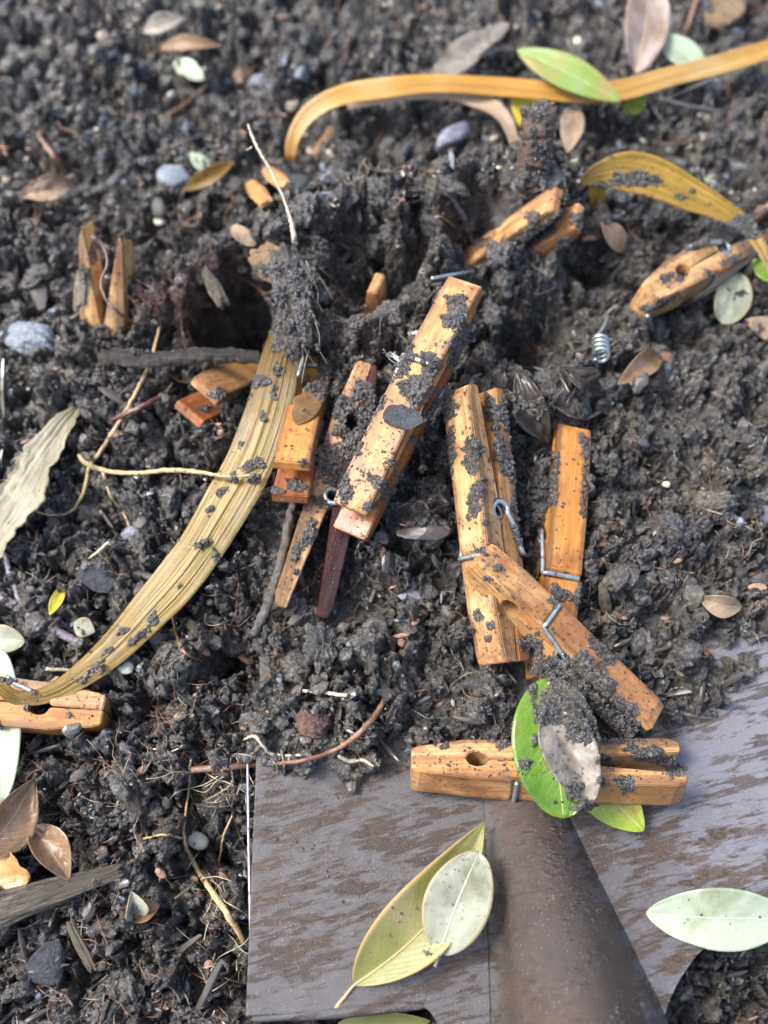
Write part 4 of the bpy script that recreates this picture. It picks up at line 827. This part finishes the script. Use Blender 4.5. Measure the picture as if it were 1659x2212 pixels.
strand('stick', 'long thin dark stick below the right hand clothespin', [[(1640,545,.2,.08),(1580,590,.2,.10),(1520,635,.1,.10),(1450,675,g_(.1),.06)]], M_barkd, 'stick', 'sticks')
strand('stick', 'mossy dark twig right of the stub', [[(1375,205,-1.8,.13),(1420,212,-1.8,.10),(1480,228,-1.9,.08),(1565,242,-2.1,.06)],[(1400,215,-1.8,.05),(1430,260,-2.2,.05),(1455,290,g_(.1),.04)]], M_stickd, 'stick', 'sticks', parts='side_twig')
strand('stick', 'reddish twig at the top right', [[(1510,-20,g_(.4),.08),(1492,40,g_(.4),.09),(1480,80,g_(.2),.06)]], M_rootb, 'stick', 'sticks')
strand('stick', 'tan splinter standing at the top centre', [[(1030,-10,g_(.2),.1),(1048,60,g_(.3),.12),(1040,105,g_(.2),.06)]], M_rooty, 'stick', 'sticks') if False else None
strand('stick', 'pale bent stick on the crest of the heap', [[(972,420,g_(.25),.09),(1000,465,g_(.3),.11),(1018,510,g_(.3),.09),(1030,560,g_(.1),.05)]], M_stickb, 'stick', 'sticks')
strand('stick', 'thin vertical tan stalk at the top centre', [[(710/1659*1659*.72,10,-3.2,.08),(790/1659*1659,80,-3.0,.09)]], M_rooty, 'stick', 'sticks') if False else None
strand('stick', 'short pale straw on the soil left of the brown seed', [[(655,1492,g_(.2),.05),(700,1495,g_(.2),.06),(748,1503,g_(.2),.05)]], M_rootp, 'stick', 'sticks')
strand('stick', 'thin tan straw left of the strap leaf', [[(165,1230,g_(.2),.03),(235,1172,g_(.35),.05)]], M_rootp, 'stick', 'sticks')
strand('stick', 'pale straw lying under the lower strap leaf', [[(100,1445,g_(.2),.05),(200,1452,g_(.25),.06)]], M_rootp, 'stick', 'sticks')
# bark and wood pieces
bark('bark_piece', 'dark fibrous bark hanging over the top of the strap leaf', (615,545,1.5), (652,735,1.6), .9, .6, M_barkd, seed=3, rough=.3, taper=(.8, 1.2, .6), fray=.9)
bark('bark_piece', 'crumbly tan bark lump above the fibrous bark', (560,545,.9), (622,600,1.3), .95, .7, M_cork, seed=5, rough=.16, taper=(.9, 1.1, .8))
bark('bark_piece', 'frayed grey stub of wood at the rim of the dark hole', (445,590,.5), (480,655,.9), .42, .35, M_bark, seed=8, rough=.25, fray=1.)
bark('bark_piece', 'weathered grey bark strip lying at the bottom left', (-30,1975,-1.2), (255,1880,-1.2), .72, .3, M_bark, seed=11, rough=.16, taper=(1.3, 1., .5), fray=.6)
bark('bark_piece', 'narrow frayed bark splinter at the bottom left', (150,1992,g_(.2)), (200,2090,g_(.3)), .32, .25, M_barkp, seed=13, rough=.2, fray=1.)
ribbon('dry_blade', 'wide pale straw coloured dry blade at the left edge', [(-30,1190,-.6,1.1),(20,1110,-.4,1.5),(60,1040,-.3,1.5),(105,970,-.3,1.1),(140,915,-.35,.8),(165,880,-.5,.3)], L_dry, cup=.2, roll=-15, wav=.12, rid_=.012, cat='dry leaf', n=90, wn=.5, seed=6)
bark('bark_piece', 'muddy wood splinter in the soil at the left', (255,1650,g_(.1)), (310,1790,g_(.1)), .5, .4, M_bark, seed=21, rough=.2, fray=.6)
bark('bark_piece', 'small pale wood splinter right of the square ended clothespin', (1300,1262,g_(.15)), (1310,1320,g_(.15)), .34, .3, M_barkp, seed=23, rough=.15, fray=.4)
bark('bark_piece', 'frayed dried scrap stuck left of the standing clothespin', (180,590,.2), (175,660,.2), .42, .2, M_barkp, seed=25, rough=.3, fray=1.)
bark('wood_chip', 'orange wood chip behind the wiry root strand', (540,395,g_(.2)), (575,440,g_(.2)), .6, .25, M_chip, 'wood chip', seed=31, rough=.1)
bark('wood_chip', 'yellow wood chip behind the heap', (575,365,g_(.2)), (615,400,g_(.2)), .62, .25, M_chip, 'wood chip', seed=33, rough=.1)
bark('wood_chip', 'narrow orange chip inside the arch of the strap leaf', (680,335,g_(.2)), (722,278,g_(.4)), .4, .2, M_chip, 'wood chip', seed=35, rough=.1)
bark('bark_piece', 'charred dark wood slab behind the right of the heap', (1130,1000,.9), (1290,900,.9), .8, .4, M_barkd, seed=37, rough=.25, fray=.6) if False else None
# stones
stone('stone', 'blue grey slate stone in the upper left', (378,380,-2.6), .62, .62, .35, M_slate, 3)
stone('stone', 'lavender elongated stone inside the arch behind the heap', (975,300,-2.6), .95, .45, .45, M_lav, 5, rot=.7)
stone('stone', 'blue grey stone behind the left of the heap', (730,390,-2.4), .6, .5, .4, M_slate, 8)
stone('stone', 'dark stone behind the wiry root strand', (640,400,-2.6), .55, .5, .35, M_slated, 9)
stone('pebble', 'smooth grey pebble at the right above the golden strap leaf', (1585,362,g_(.15)), .48, .36, .26, M_grey, 12, ang=0, amp=.1)
stone('pebble', 'cream white pebble on dark soil at the lower left', (425,1815,g_(.15)), .36, .24, .2, M_white, 14, ang=0, amp=.15, rot=-.4)
stone('stone', 'rough blue black rock at the bottom left', (103,2082,g_(.1)), .62, .55, .4, M_slated, 17)
stone('stone', 'large wet blue grey stone at the left edge', (75,735,-1.45), .85, .7, .4, M_slate, 23, rot=-.3, ang=.5, amp=.5, fine=.3)
stone('stone', 'lavender stone left of the strap leaf', (285,1150,g_(.1)), .36, .3, .2, M_lav, 21)
stone('stone', 'dark blue grey stone left of the strap leaf', (215,1245,g_(.1)), .6, .55, .3, M_slated, 22)
stone('stone', 'purple flat stone below the thick clothespin', (885,1275,g_(.02)), .5, .42, .2, M_lav, 24)
stone('seed', 'round rough brown seed in the soil above the shovel', (678,1562,g_(.15)), .46, .42, .38, M_seed, 27, cat='seed', ang=0, amp=.12, fine=.3)
stone('stone', 'dark slate flake lying on the thick orange clothespin', (866,902,2.80), .68, .40, .06, M_slated, 29, rot=.1, amp=.6, fine=.25)
stone('pebble', 'tiny white pebble in the right hand soil', (1440,1047,g_(.08)), .13, .10, .09, M_white, 31, ang=0)
stone('pebble', 'tiny pale pebble left of the tiny white one', (1395,1020,g_(.06)), .10, .09, .08, M_white, 32, ang=0)
stone('pebble', 'whitish pebble between strap leaf and pale wood piece', (300,1085,g_(.08)), .12, .1, .08, M_grey, 33, ang=0) if False else None
stone('pebble', 'small oval white pebble in the upper left', (345,478,g_(.1)), .2, .15, .1, M_white, 35, ang=0)
stone('pebble', 'white pebble under the tip of the strap leaf', (270,1440,g_(.1)), .28, .22, .18, M_white, 37, ang=.5)
stone('pebble', 'pale stone by the stub clothespin and dark hole', (515,798,g_(.15)), .22, .26, .18, M_grey, 39, ang=.4)
stone('stone', 'pale buff stone at the top edge right of centre', (1560,30,g_(.1)), 1.3, .8, .5, M_cork, 41)
stone('pebble', 'pale buff pebble at the left edge of the top centre', (1250,90,g_(.05)), .2, .17, .14, M_white, 43, ang=0)
# spring of a buried clothespin
def loose_spring(label, a, b, c):
    A, B, Cc = PT(a), PT(b), PT(c); L, ex, N, sd_ = frame(A, B, 0)
    pts = [np.r_[Cc, .065], np.r_[(Cc+B)/2+N*.05, .065], np.r_[B+sd_*.2, .065]]
    for k in range(4*12): 
        an = k*math.pi/6; pts.append(np.r_[B-ex*0+(A-B)*(k/48)+sd_*.22*math.cos(an)+N*.22*math.sin(an), .065])
    V, Fc, U = tube(pts, 240, 8); tag(mk('clothespin_spring', V, Fc, MSTEEL), label, 'spring')
loose_spring('steel coil spring sticking out of the soil right of the heap', (1300,772,g_(.3)), (1297,735,g_(.35)), (1312,678,g_(.5)))
strand('wire_end', 'short blue grey wire end poking from the soil right of the spring', [[(1408,715,g_(.0),.065),(1403,690,g_(.4),.065),(1398,682,g_(.42),.065)]], MSTEEL, 'wire', rough=0, jag=0)
strand('wire_end', 'straight pale wire lying on the soil above the thick clothespin', [[(932,602,g_(.35),.065),(975,594,g_(.4),.065),(1022,586,g_(.35),.065)]], MSTEEL, 'wire', rough=0, jag=0)
strand('wire_end', 'short steel wire by the strap leaf end at the left edge', [[(18,1470,-.35,.065),(74,1495,-.4,.065)]], MSTEEL, 'wire', rough=0, jag=0)
leaf('leaf', 'dark wet crumpled leaf between the two upright clothespins', (1120,800,g_(.2)), (1185,960,g_(.3)), 70, L_dark, arch=.3, cup=.6, roll=20, nib=.7, group=GL, seed=51, wav=.25)
leaf('leaf', 'dark torn leaf above the flat golden clothespin', (1180,870,g_(.2)), (1285,905,g_(.35)), 60, L_dark, arch=.25, cup=.5, roll=-20, nib=.7, group=GL, seed=52, wav=.25)
leaf('leaf', 'dark wet leaf lying in the soil between the thick clothespin and the one on edge', (900,1050,g_(.15)), (985,1100,g_(.2)), 70, L_dark, arch=.2, cup=.3, nib=.5, group=GL, seed=53, wav=.2)
leaf('leaf', 'dark leaf half buried at the right below the loose spring', (1290,850,g_(.2)), (1215,790,g_(.35)), 64, L_dark, arch=.3, cup=.5, nib=.7, group=GL, seed=54, wav=.25)
strand('wire_end', 'straight steel wire end beside the top of the strap leaf', [[(655,772,1.3,.06),(644,812,1.35,.06)]], MSTEEL, 'wire', rough=0, jag=0)

g5 = np.random.default_rng(21); ts = []
for k in range(46):
    a, b = g5.uniform(590, 690), g5.uniform(560, 760); an = math.radians(g5.normal(78, 22)); ln = g5.uniform(25, 80)
    h_ = 1.75+.35*g5.random(); q = [(*P(a+math.cos(an)*ln*f_+g5.normal()*3, b+math.sin(an)*ln*f_, h_-.25*f_), .022*(1-.5*f_)) for f_ in (0, .5, 1)]
    ts.append(tube(q, 8, 5, .2))
V, Fc, U = join(ts); tag(mk('bark_fibres', V, Fc, M_barkp and M_bark), 'frayed bark fibres hanging above the strap leaf', None, kind='stuff')
# fungus threads on the thick clothespin
g3 = np.random.default_rng(5); ts = []
for c0, c1, w_, nn in (((845,830),(905,785),14,26),((880,720),(935,715),10,22),((960,650),(1020,640),10,16),((830,760),(900,800),22,18)):
    for k in range(nn):
        f0, f1 = sorted(g3.random(2)); q = []
        for f_ in (f0, (f0+f1)/2, f1):
            q.append((*P(c0[0]+(c1[0]-c0[0])*f_+g3.normal()*w_*.22, c0[1]+(c1[1]-c0[1])*f_+g3.normal()*w_*.22, 2.62+.06*g3.random()), .005))
        ts.append(tube(q, 8, 4))
V, Fc, U = join(ts); tag(mk('fungus_threads', V, Fc, M_fung), 'white fungus threads spun across the thick orange clothespin', None, kind='stuff')

# tangle of fine roots
def tangle(name, label, areas, mat, seed, h=None):
    g2 = np.random.default_rng(seed); ts = []
    for (a0, b0, a1, b1, nn, ln, r_) in areas:
        for k in range(nn):
            a, b = g2.uniform(a0, a1), g2.uniform(b0, b1); an = g2.uniform(0, 6.28); q = []
            off = g2.uniform(.02, .5 if name == 'fine_roots' and mat is M_rootr else .22)
            for st_ in range(5):
                p_ = G(a, b, off); q.append((*p_, r_*(1-.12*st_))); an += g2.normal()*.6; a += math.cos(an)*ln/4; b += math.sin(an)*ln/4; off = max(0, off+g2.normal()*.08)
                if len(q) > 1 and np.linalg.norm(np.array(q[-1][:3])-np.array(q[-2][:3])) > 1.2: q.pop(); break
            if len(q) >= 3: ts.append(tube(q, 12, 5, .1))
    V, Fc, U = join(ts); tag(mk(name, V, Fc, mat), label, None, kind='stuff')
tangle('fine_roots', 'tangle of fine dark red rootlets on the left of the heap', [(280,580,450,700,100,70,.013),(390,545,600,600,80,70,.011),(200,500,420,760,16,70,.013)], M_rootr, 3)
tangle('fine_roots', 'fine pale root hairs all over the soil', [(0,700,1659,1700,80,80,.008),(0,1500,540,2212,34,90,.009),(600,400,1250,800,90,60,.008),(420,1600,540,2100,34,130,.014)], M_rootp, 4)
tangle('fine_roots', 'fine brown rootlets all over the soil', [(0,700,1659,1700,260,90,.013),(0,1500,540,2212,130,100,.015),(600,400,1250,800,80,60,.014),(0,0,1659,500,120,80,.03)], M_rootb, 6)

# leaf litter and grit
def litter(name, label, n, seed, mat, box, size, flat=.25, asp=1.):
    g2 = np.random.default_rng(seed); V = []; Fc = []; o = 0
    T, Fq = lump(2, seed, .5, 1.2, .8, .2)
    for k in range(n):
        p_ = G(g2.uniform(box[0], box[2]), g2.uniform(box[1], box[3]), .03)
        sc_ = size*(1-g2.random())**(-1/3.) * np.array([g2.uniform(.6, 1.8)*asp, g2.uniform(.4, .8), flat]); an = g2.uniform(0, 6.28); c, s_ = math.cos(an), math.sin(an)
        W = T*np.minimum(sc_, size*4*asp); ty = g2.normal()*.5; W = np.stack([W[:, 0]*math.cos(ty)-W[:, 2]*math.sin(ty), W[:, 1], W[:, 0]*math.sin(ty)+W[:, 2]*math.cos(ty)], -1)
        W = np.stack([W[:, 0]*c-W[:, 1]*s_, W[:, 0]*s_+W[:, 1]*c, W[:, 2]], -1)+p_
        V.append(W); Fc.append(Fq+o); o += len(W)
    tag(mk(name, np.vstack(V), np.vstack(Fc), mat, smooth=False, origin=np.zeros(3)), label, None, kind='stuff')
litter('grit', 'pale grit and tiny pebbles strewn over the soil', 300, 3, M_grey, (-40,-30,1700,2230), .035, .7)
litter('grit', 'blue grey grit strewn over the soil', 380, 4, M_slate, (-40,-30,1700,2230), .06, .7)
litter('leaf_litter', 'tan specks of leaf litter strewn over the soil', 200, 5, M_barkp, (-40,-30,1700,2230), .04, .2)
litter('leaf_litter', 'brown specks of leaf litter strewn over the soil', 320, 6, M_rootb, (-40,-30,1700,2230), .08, .2)
litter('leaf_litter', 'blurred pale bits strewn over the soil at the top', 260, 8, M_barkp, (-40,-30,1700,420), .08, .4)
litter('leaf_litter', 'dark bark bits strewn over the soil', 420, 7, M_barkd, (-40,-30,1700,2230), .1, .35)
litter('wood_splinters', 'grey and tan splinters and straw bits lying in the soil', 180, 12, M_bark, (-40,-30,1700,2230), .05, .5, 4.)
litter('wood_splinters', 'dark woody fragments lying in the soil', 420, 13, M_barkd, (-40,-30,1700,2230), .09, .5, 3.)
litter('wood_splinters', 'pale straw fragments lying in the soil', 90, 14, M_barkp, (-40,-30,1700,2230), .03, .6, 6.)
litter('grit', 'coarse blue grey stones blurred in the upper soil', 130, 15, M_slate, (-40,-30,1700,420), .13, .6)
litter('grit', 'pale bright grains blurred in the upper soil', 200, 16, M_white, (-40,-30,1700,500), .055, .7)

# ------------------------------------------------------------------ mud stuck on things
bpy.context.view_layer.update(); DG = bpy.context.evaluated_depsgraph_get()
def hit(a, b):
    d = Vector(ray(a, b)); r_ = SC.ray_cast(DG, Vector(CAM*S), d)
    return (np.array(r_[1])/S, np.array(r_[2])) if r_[0] else (None, None)
T1 = [lump(1, 200+i, .7, 1.7, .6, fine=.5) for i in range(8)]
def mud(spots, seed):
    g2 = np.random.default_rng(seed); V = []; Fc = []; A = []; o = 0
    def add(p_, r_, big=False):
        nonlocal o
        T, Fq = (TPL if big else T1)[g2.integers(8)]
        W = (T*(r_*g2.uniform(.7, 1.3, 3)))@rotm(g2).T+p_
        V.append(W); Fc.append(Fq+o); o += len(W); A.append(np.full(len(W), g2.random()*.8))
    for sp in spots:
        a0, b0, ra = sp[:3]; rb = sp[3] if len(sp) > 3 else ra; an0 = math.radians(sp[4]) if len(sp) > 4 else 0; pile = sp[5] if len(sp) > 5 else .55
        n = int(max(6, ra*rb*1.0)); lob = g2.random(6)*6.28
        for k in range(n):
            q = math.sqrt(g2.random())*1.12; an = g2.uniform(0, 6.28); edge = 1+.28*math.sin(2*an+lob[0])+.22*math.sin(3*an+lob[1])+.15*math.sin(7*an+lob[2])
            da, db = q*edge*ra*math.cos(an), q*edge*rb*math.sin(an)
            a = a0+da*math.cos(an0)-db*math.sin(an0); b = b0+da*math.sin(an0)+db*math.cos(an0)
            p_, nn = hit(a, b)
            if p_ is None: continue
            r_ = min(.075, .020*(1-g2.random())**(-1/2.2)); up = max(0, 1-q)*min(ra, rb)/75*pile*g2.random()**.8*.8
            add(p_+nn*r_*.1+np.array([0, -.1, 1.])*up, r_*(1+up), r_ > .05)
    return np.vstack(V), np.vstack(Fc), np.concatenate(A)
SP = [(985,690,30,24),(905,832,34,20,-15),(890,850,20),(930,790,16,26,20),(925,770,16,9),(985,648,18,12),(835,1062,36,18,35),(870,1030,13,18),(800,1092,14,8),(890,950,8),(845,1000,10,6),(955,880,14,40,25),(1000,740,16,60,25),
 (668,1155,14,24,20),(690,1085,14,9),(640,1190,10,16,20),(765,905,30,34),(785,850,26,20),(742,925,20),(700,990,20,28),(722,1000,18,26),(760,960,24),(730,1035,20,14),(810,870,16,28),(640,1235,6),(745,1060,14,20),
 (705,800,26,44,12),(722,865,24,34,10),(735,780,24),(700,930,12,34,15),(655,1000,7),(640,1050,26,10,10),(665,830,10,14),
 (1022,965,22,16),(1018,1000,14,22,30),(1028,1065,18,16,-30),(1024,1100,14,16),(1065,885,14,30,-15),(1080,960,12,40,-12),(1045,1035,6),(1048,1130,5),(1033,1330,9),(1062,1350,8),(1055,1380,6),(1110,1020,24),(1130,1090,20,34),(1125,1150,14,24),
 (1192,1040,14,44,4,.25),(1168,1060,12,50,4,.25),(1262,960,8,20),(1262,1050,5,60,2,.3),(1160,1130,10,24),(1250,1290,6,30),
 (1208,1288,16,18),(1200,1270,8),(1040,1190,9,8),(1075,1228,8),(1052,1250,6),(1150,1395,30,16,35),(1185,1440,30,24),(1235,1460,52,38,30),(1290,1500,58,40,40),(1350,1552,44,26,35),(1260,1560,40,34),(1215,1510,44,24,-10),(1330,1590,30,20),(1290,1400,26,10,45),(1310,1420,16),
 (1350,1692,16,14),(1300,1688,8,7),(1240,1705,20,12),(1065,1592,20,7),(1085,1608,12,10),(1135,1650,14,7),(960,1612,7),(1300,1640,14,8),(1410,1632,34,16),(1455,1660,16,20),(1370,1620,20,8),(1320,1655,7,5),
 (1175,505,24,12,-30),(1120,525,20,12,-30),(1150,470,16,12,-25),(1060,575,18,12),(1250,475,12,20),(1040,525,14,14),(1215,540,12,7),(1150,590,14,8),
 (235,505,22,18),(200,545,9,24),(280,505,16,14),(272,490,24,12),(215,720,16,20),(300,740,24,20),(180,590,8,18),
 (515,862,24,12,-20),(470,850,16,8),(560,825,20,12),(440,882,12,6),
 (1470,600,10,5,-30),(1545,500,30,14,-30),(1590,500,30,20,-30),(1440,600,16,7,-30),(1530,590,12,6),(1620,500,34,16,-30),(1500,530,22,8,-30),(1440,650,22,8,-25),(1580,560,20,9,-30),(1600,480,40,14,-30),(1400,665,16,8),(1200,470,26,9,-30),(1110,560,22,10,-25),(1150,500,20,12,-30),(1220,520,16,9,-30),
 (265,1362,10,7),(235,1405,14,4,-30),(205,1440,18,5,-35),(180,1465,16,4,-35),(330,1335,9),(300,1375,22,7,-35),(535,1008,14,10),(548,1034,14,8),(505,1035,9),(600,800,9,12),(592,850,5,10),(568,900,4,10),(520,960,5,8),(480,1062,8,12,30),(455,1100,6),(470,1210,6),(390,1265,5),(610,745,20,14),(640,760,18),(560,1000,12,9),
 (1335,382,16,9,0,.2),(1365,392,34,9,8,.2),(1345,395,26,7,0,.3),(1400,385,26,10,10,.2),(1495,412,5),(1470,425,16,4,20),(1300,400,16,5),
 (1180,1545,26,20,-10),(1205,1525,34,16,-10,.6),(1150,1490,10,20),(1235,1560,22,14),(1155,1600,6,14),(1262,1740,26,8),
 (60,1530,5),(150,1545,6,4),(20,1470,14,5),(1160,240,22,18,0,.3),(1150,300,10,24,0,.3),(1180,340,10,30,0,.3),(1155,390,30,18),(620,700,30,30),(650,740,28,24),(600,640,26,34),(640,600,20,40),(660,660,22,40),(590,580,26,20),(690,560,30,30),(690,520,40,24),(950,900,20,40,30),(960,1000,20,50,10),(590,1060,16,8),(1100,900,20,40),(1120,980,18,30),(1150,880,24,20),(760,700,30,40),(830,740,24,40,20),(870,790,14,34,25)]
V, Fc, A = mud(SP, 5)
tag(mk('mud_crumbs', V, Fc, MSOIL, attrs={'cr': A}, origin=np.zeros(3)), 'wet mud crumbs sticking to the clothespins and leaves', None, kind='stuff')
SP = []
g4 = np.random.default_rng(9)
for (a0, b0, a1, b1, n) in [(1000,640,770,1100,130),(670,800,630,1020,40),(760,800,610,1300,120),(800,850,690,1320,60),(1030,860,1070,1420,130),(1220,950,1200,1300,60),(1020,1200,1400,1560,150),(900,1640,1460,1690,150),(1400,630,1640,490,60),(0,1500,220,1550,30),(620,760,150,1480,60),(1040,560,1230,460,50),(1300,380,1560,450,50),(180,500,200,720,20),(270,500,262,720,20),(780,2080,1020,1830,14),(1180,1500,1230,1740,40),(560,1750,1040,2150,60),(1450,1950,1659,2000,8),(900,2100,1000,1850,7),(1450,1450,1650,1800,60)]:
    for k in range(n):
        t_ = g4.random(); SP.append((a0+(a1-a0)*t_+g4.normal()*22, b0+(b1-b0)*t_+g4.normal()*16, 1.+2.2*g4.random()**3))
def specks(sp, seed):
    g2 = np.random.default_rng(seed); V = []; Fc = []; A = []; o = 0
    for a, b, r_ in sp:
        p_, nn = hit(a, b)
        if p_ is None: continue
        T, Fq = T1[g2.integers(8)]; W = (T*(r_*.018*g2.uniform(.7, 1.5, 3)))@rotm(g2).T+p_
        V.append(W); Fc.append(Fq+o); o += len(W); A.append(np.full(len(W), g2.random()*.6))
    return np.vstack(V), np.vstack(Fc), np.concatenate(A)
V, Fc, A = specks(SP, 6)
tag(mk('mud_specks', V, Fc, MSOIL, attrs={'cr': A}, origin=np.zeros(3)), 'fine mud specks on the wood and leaves', None, kind='stuff')
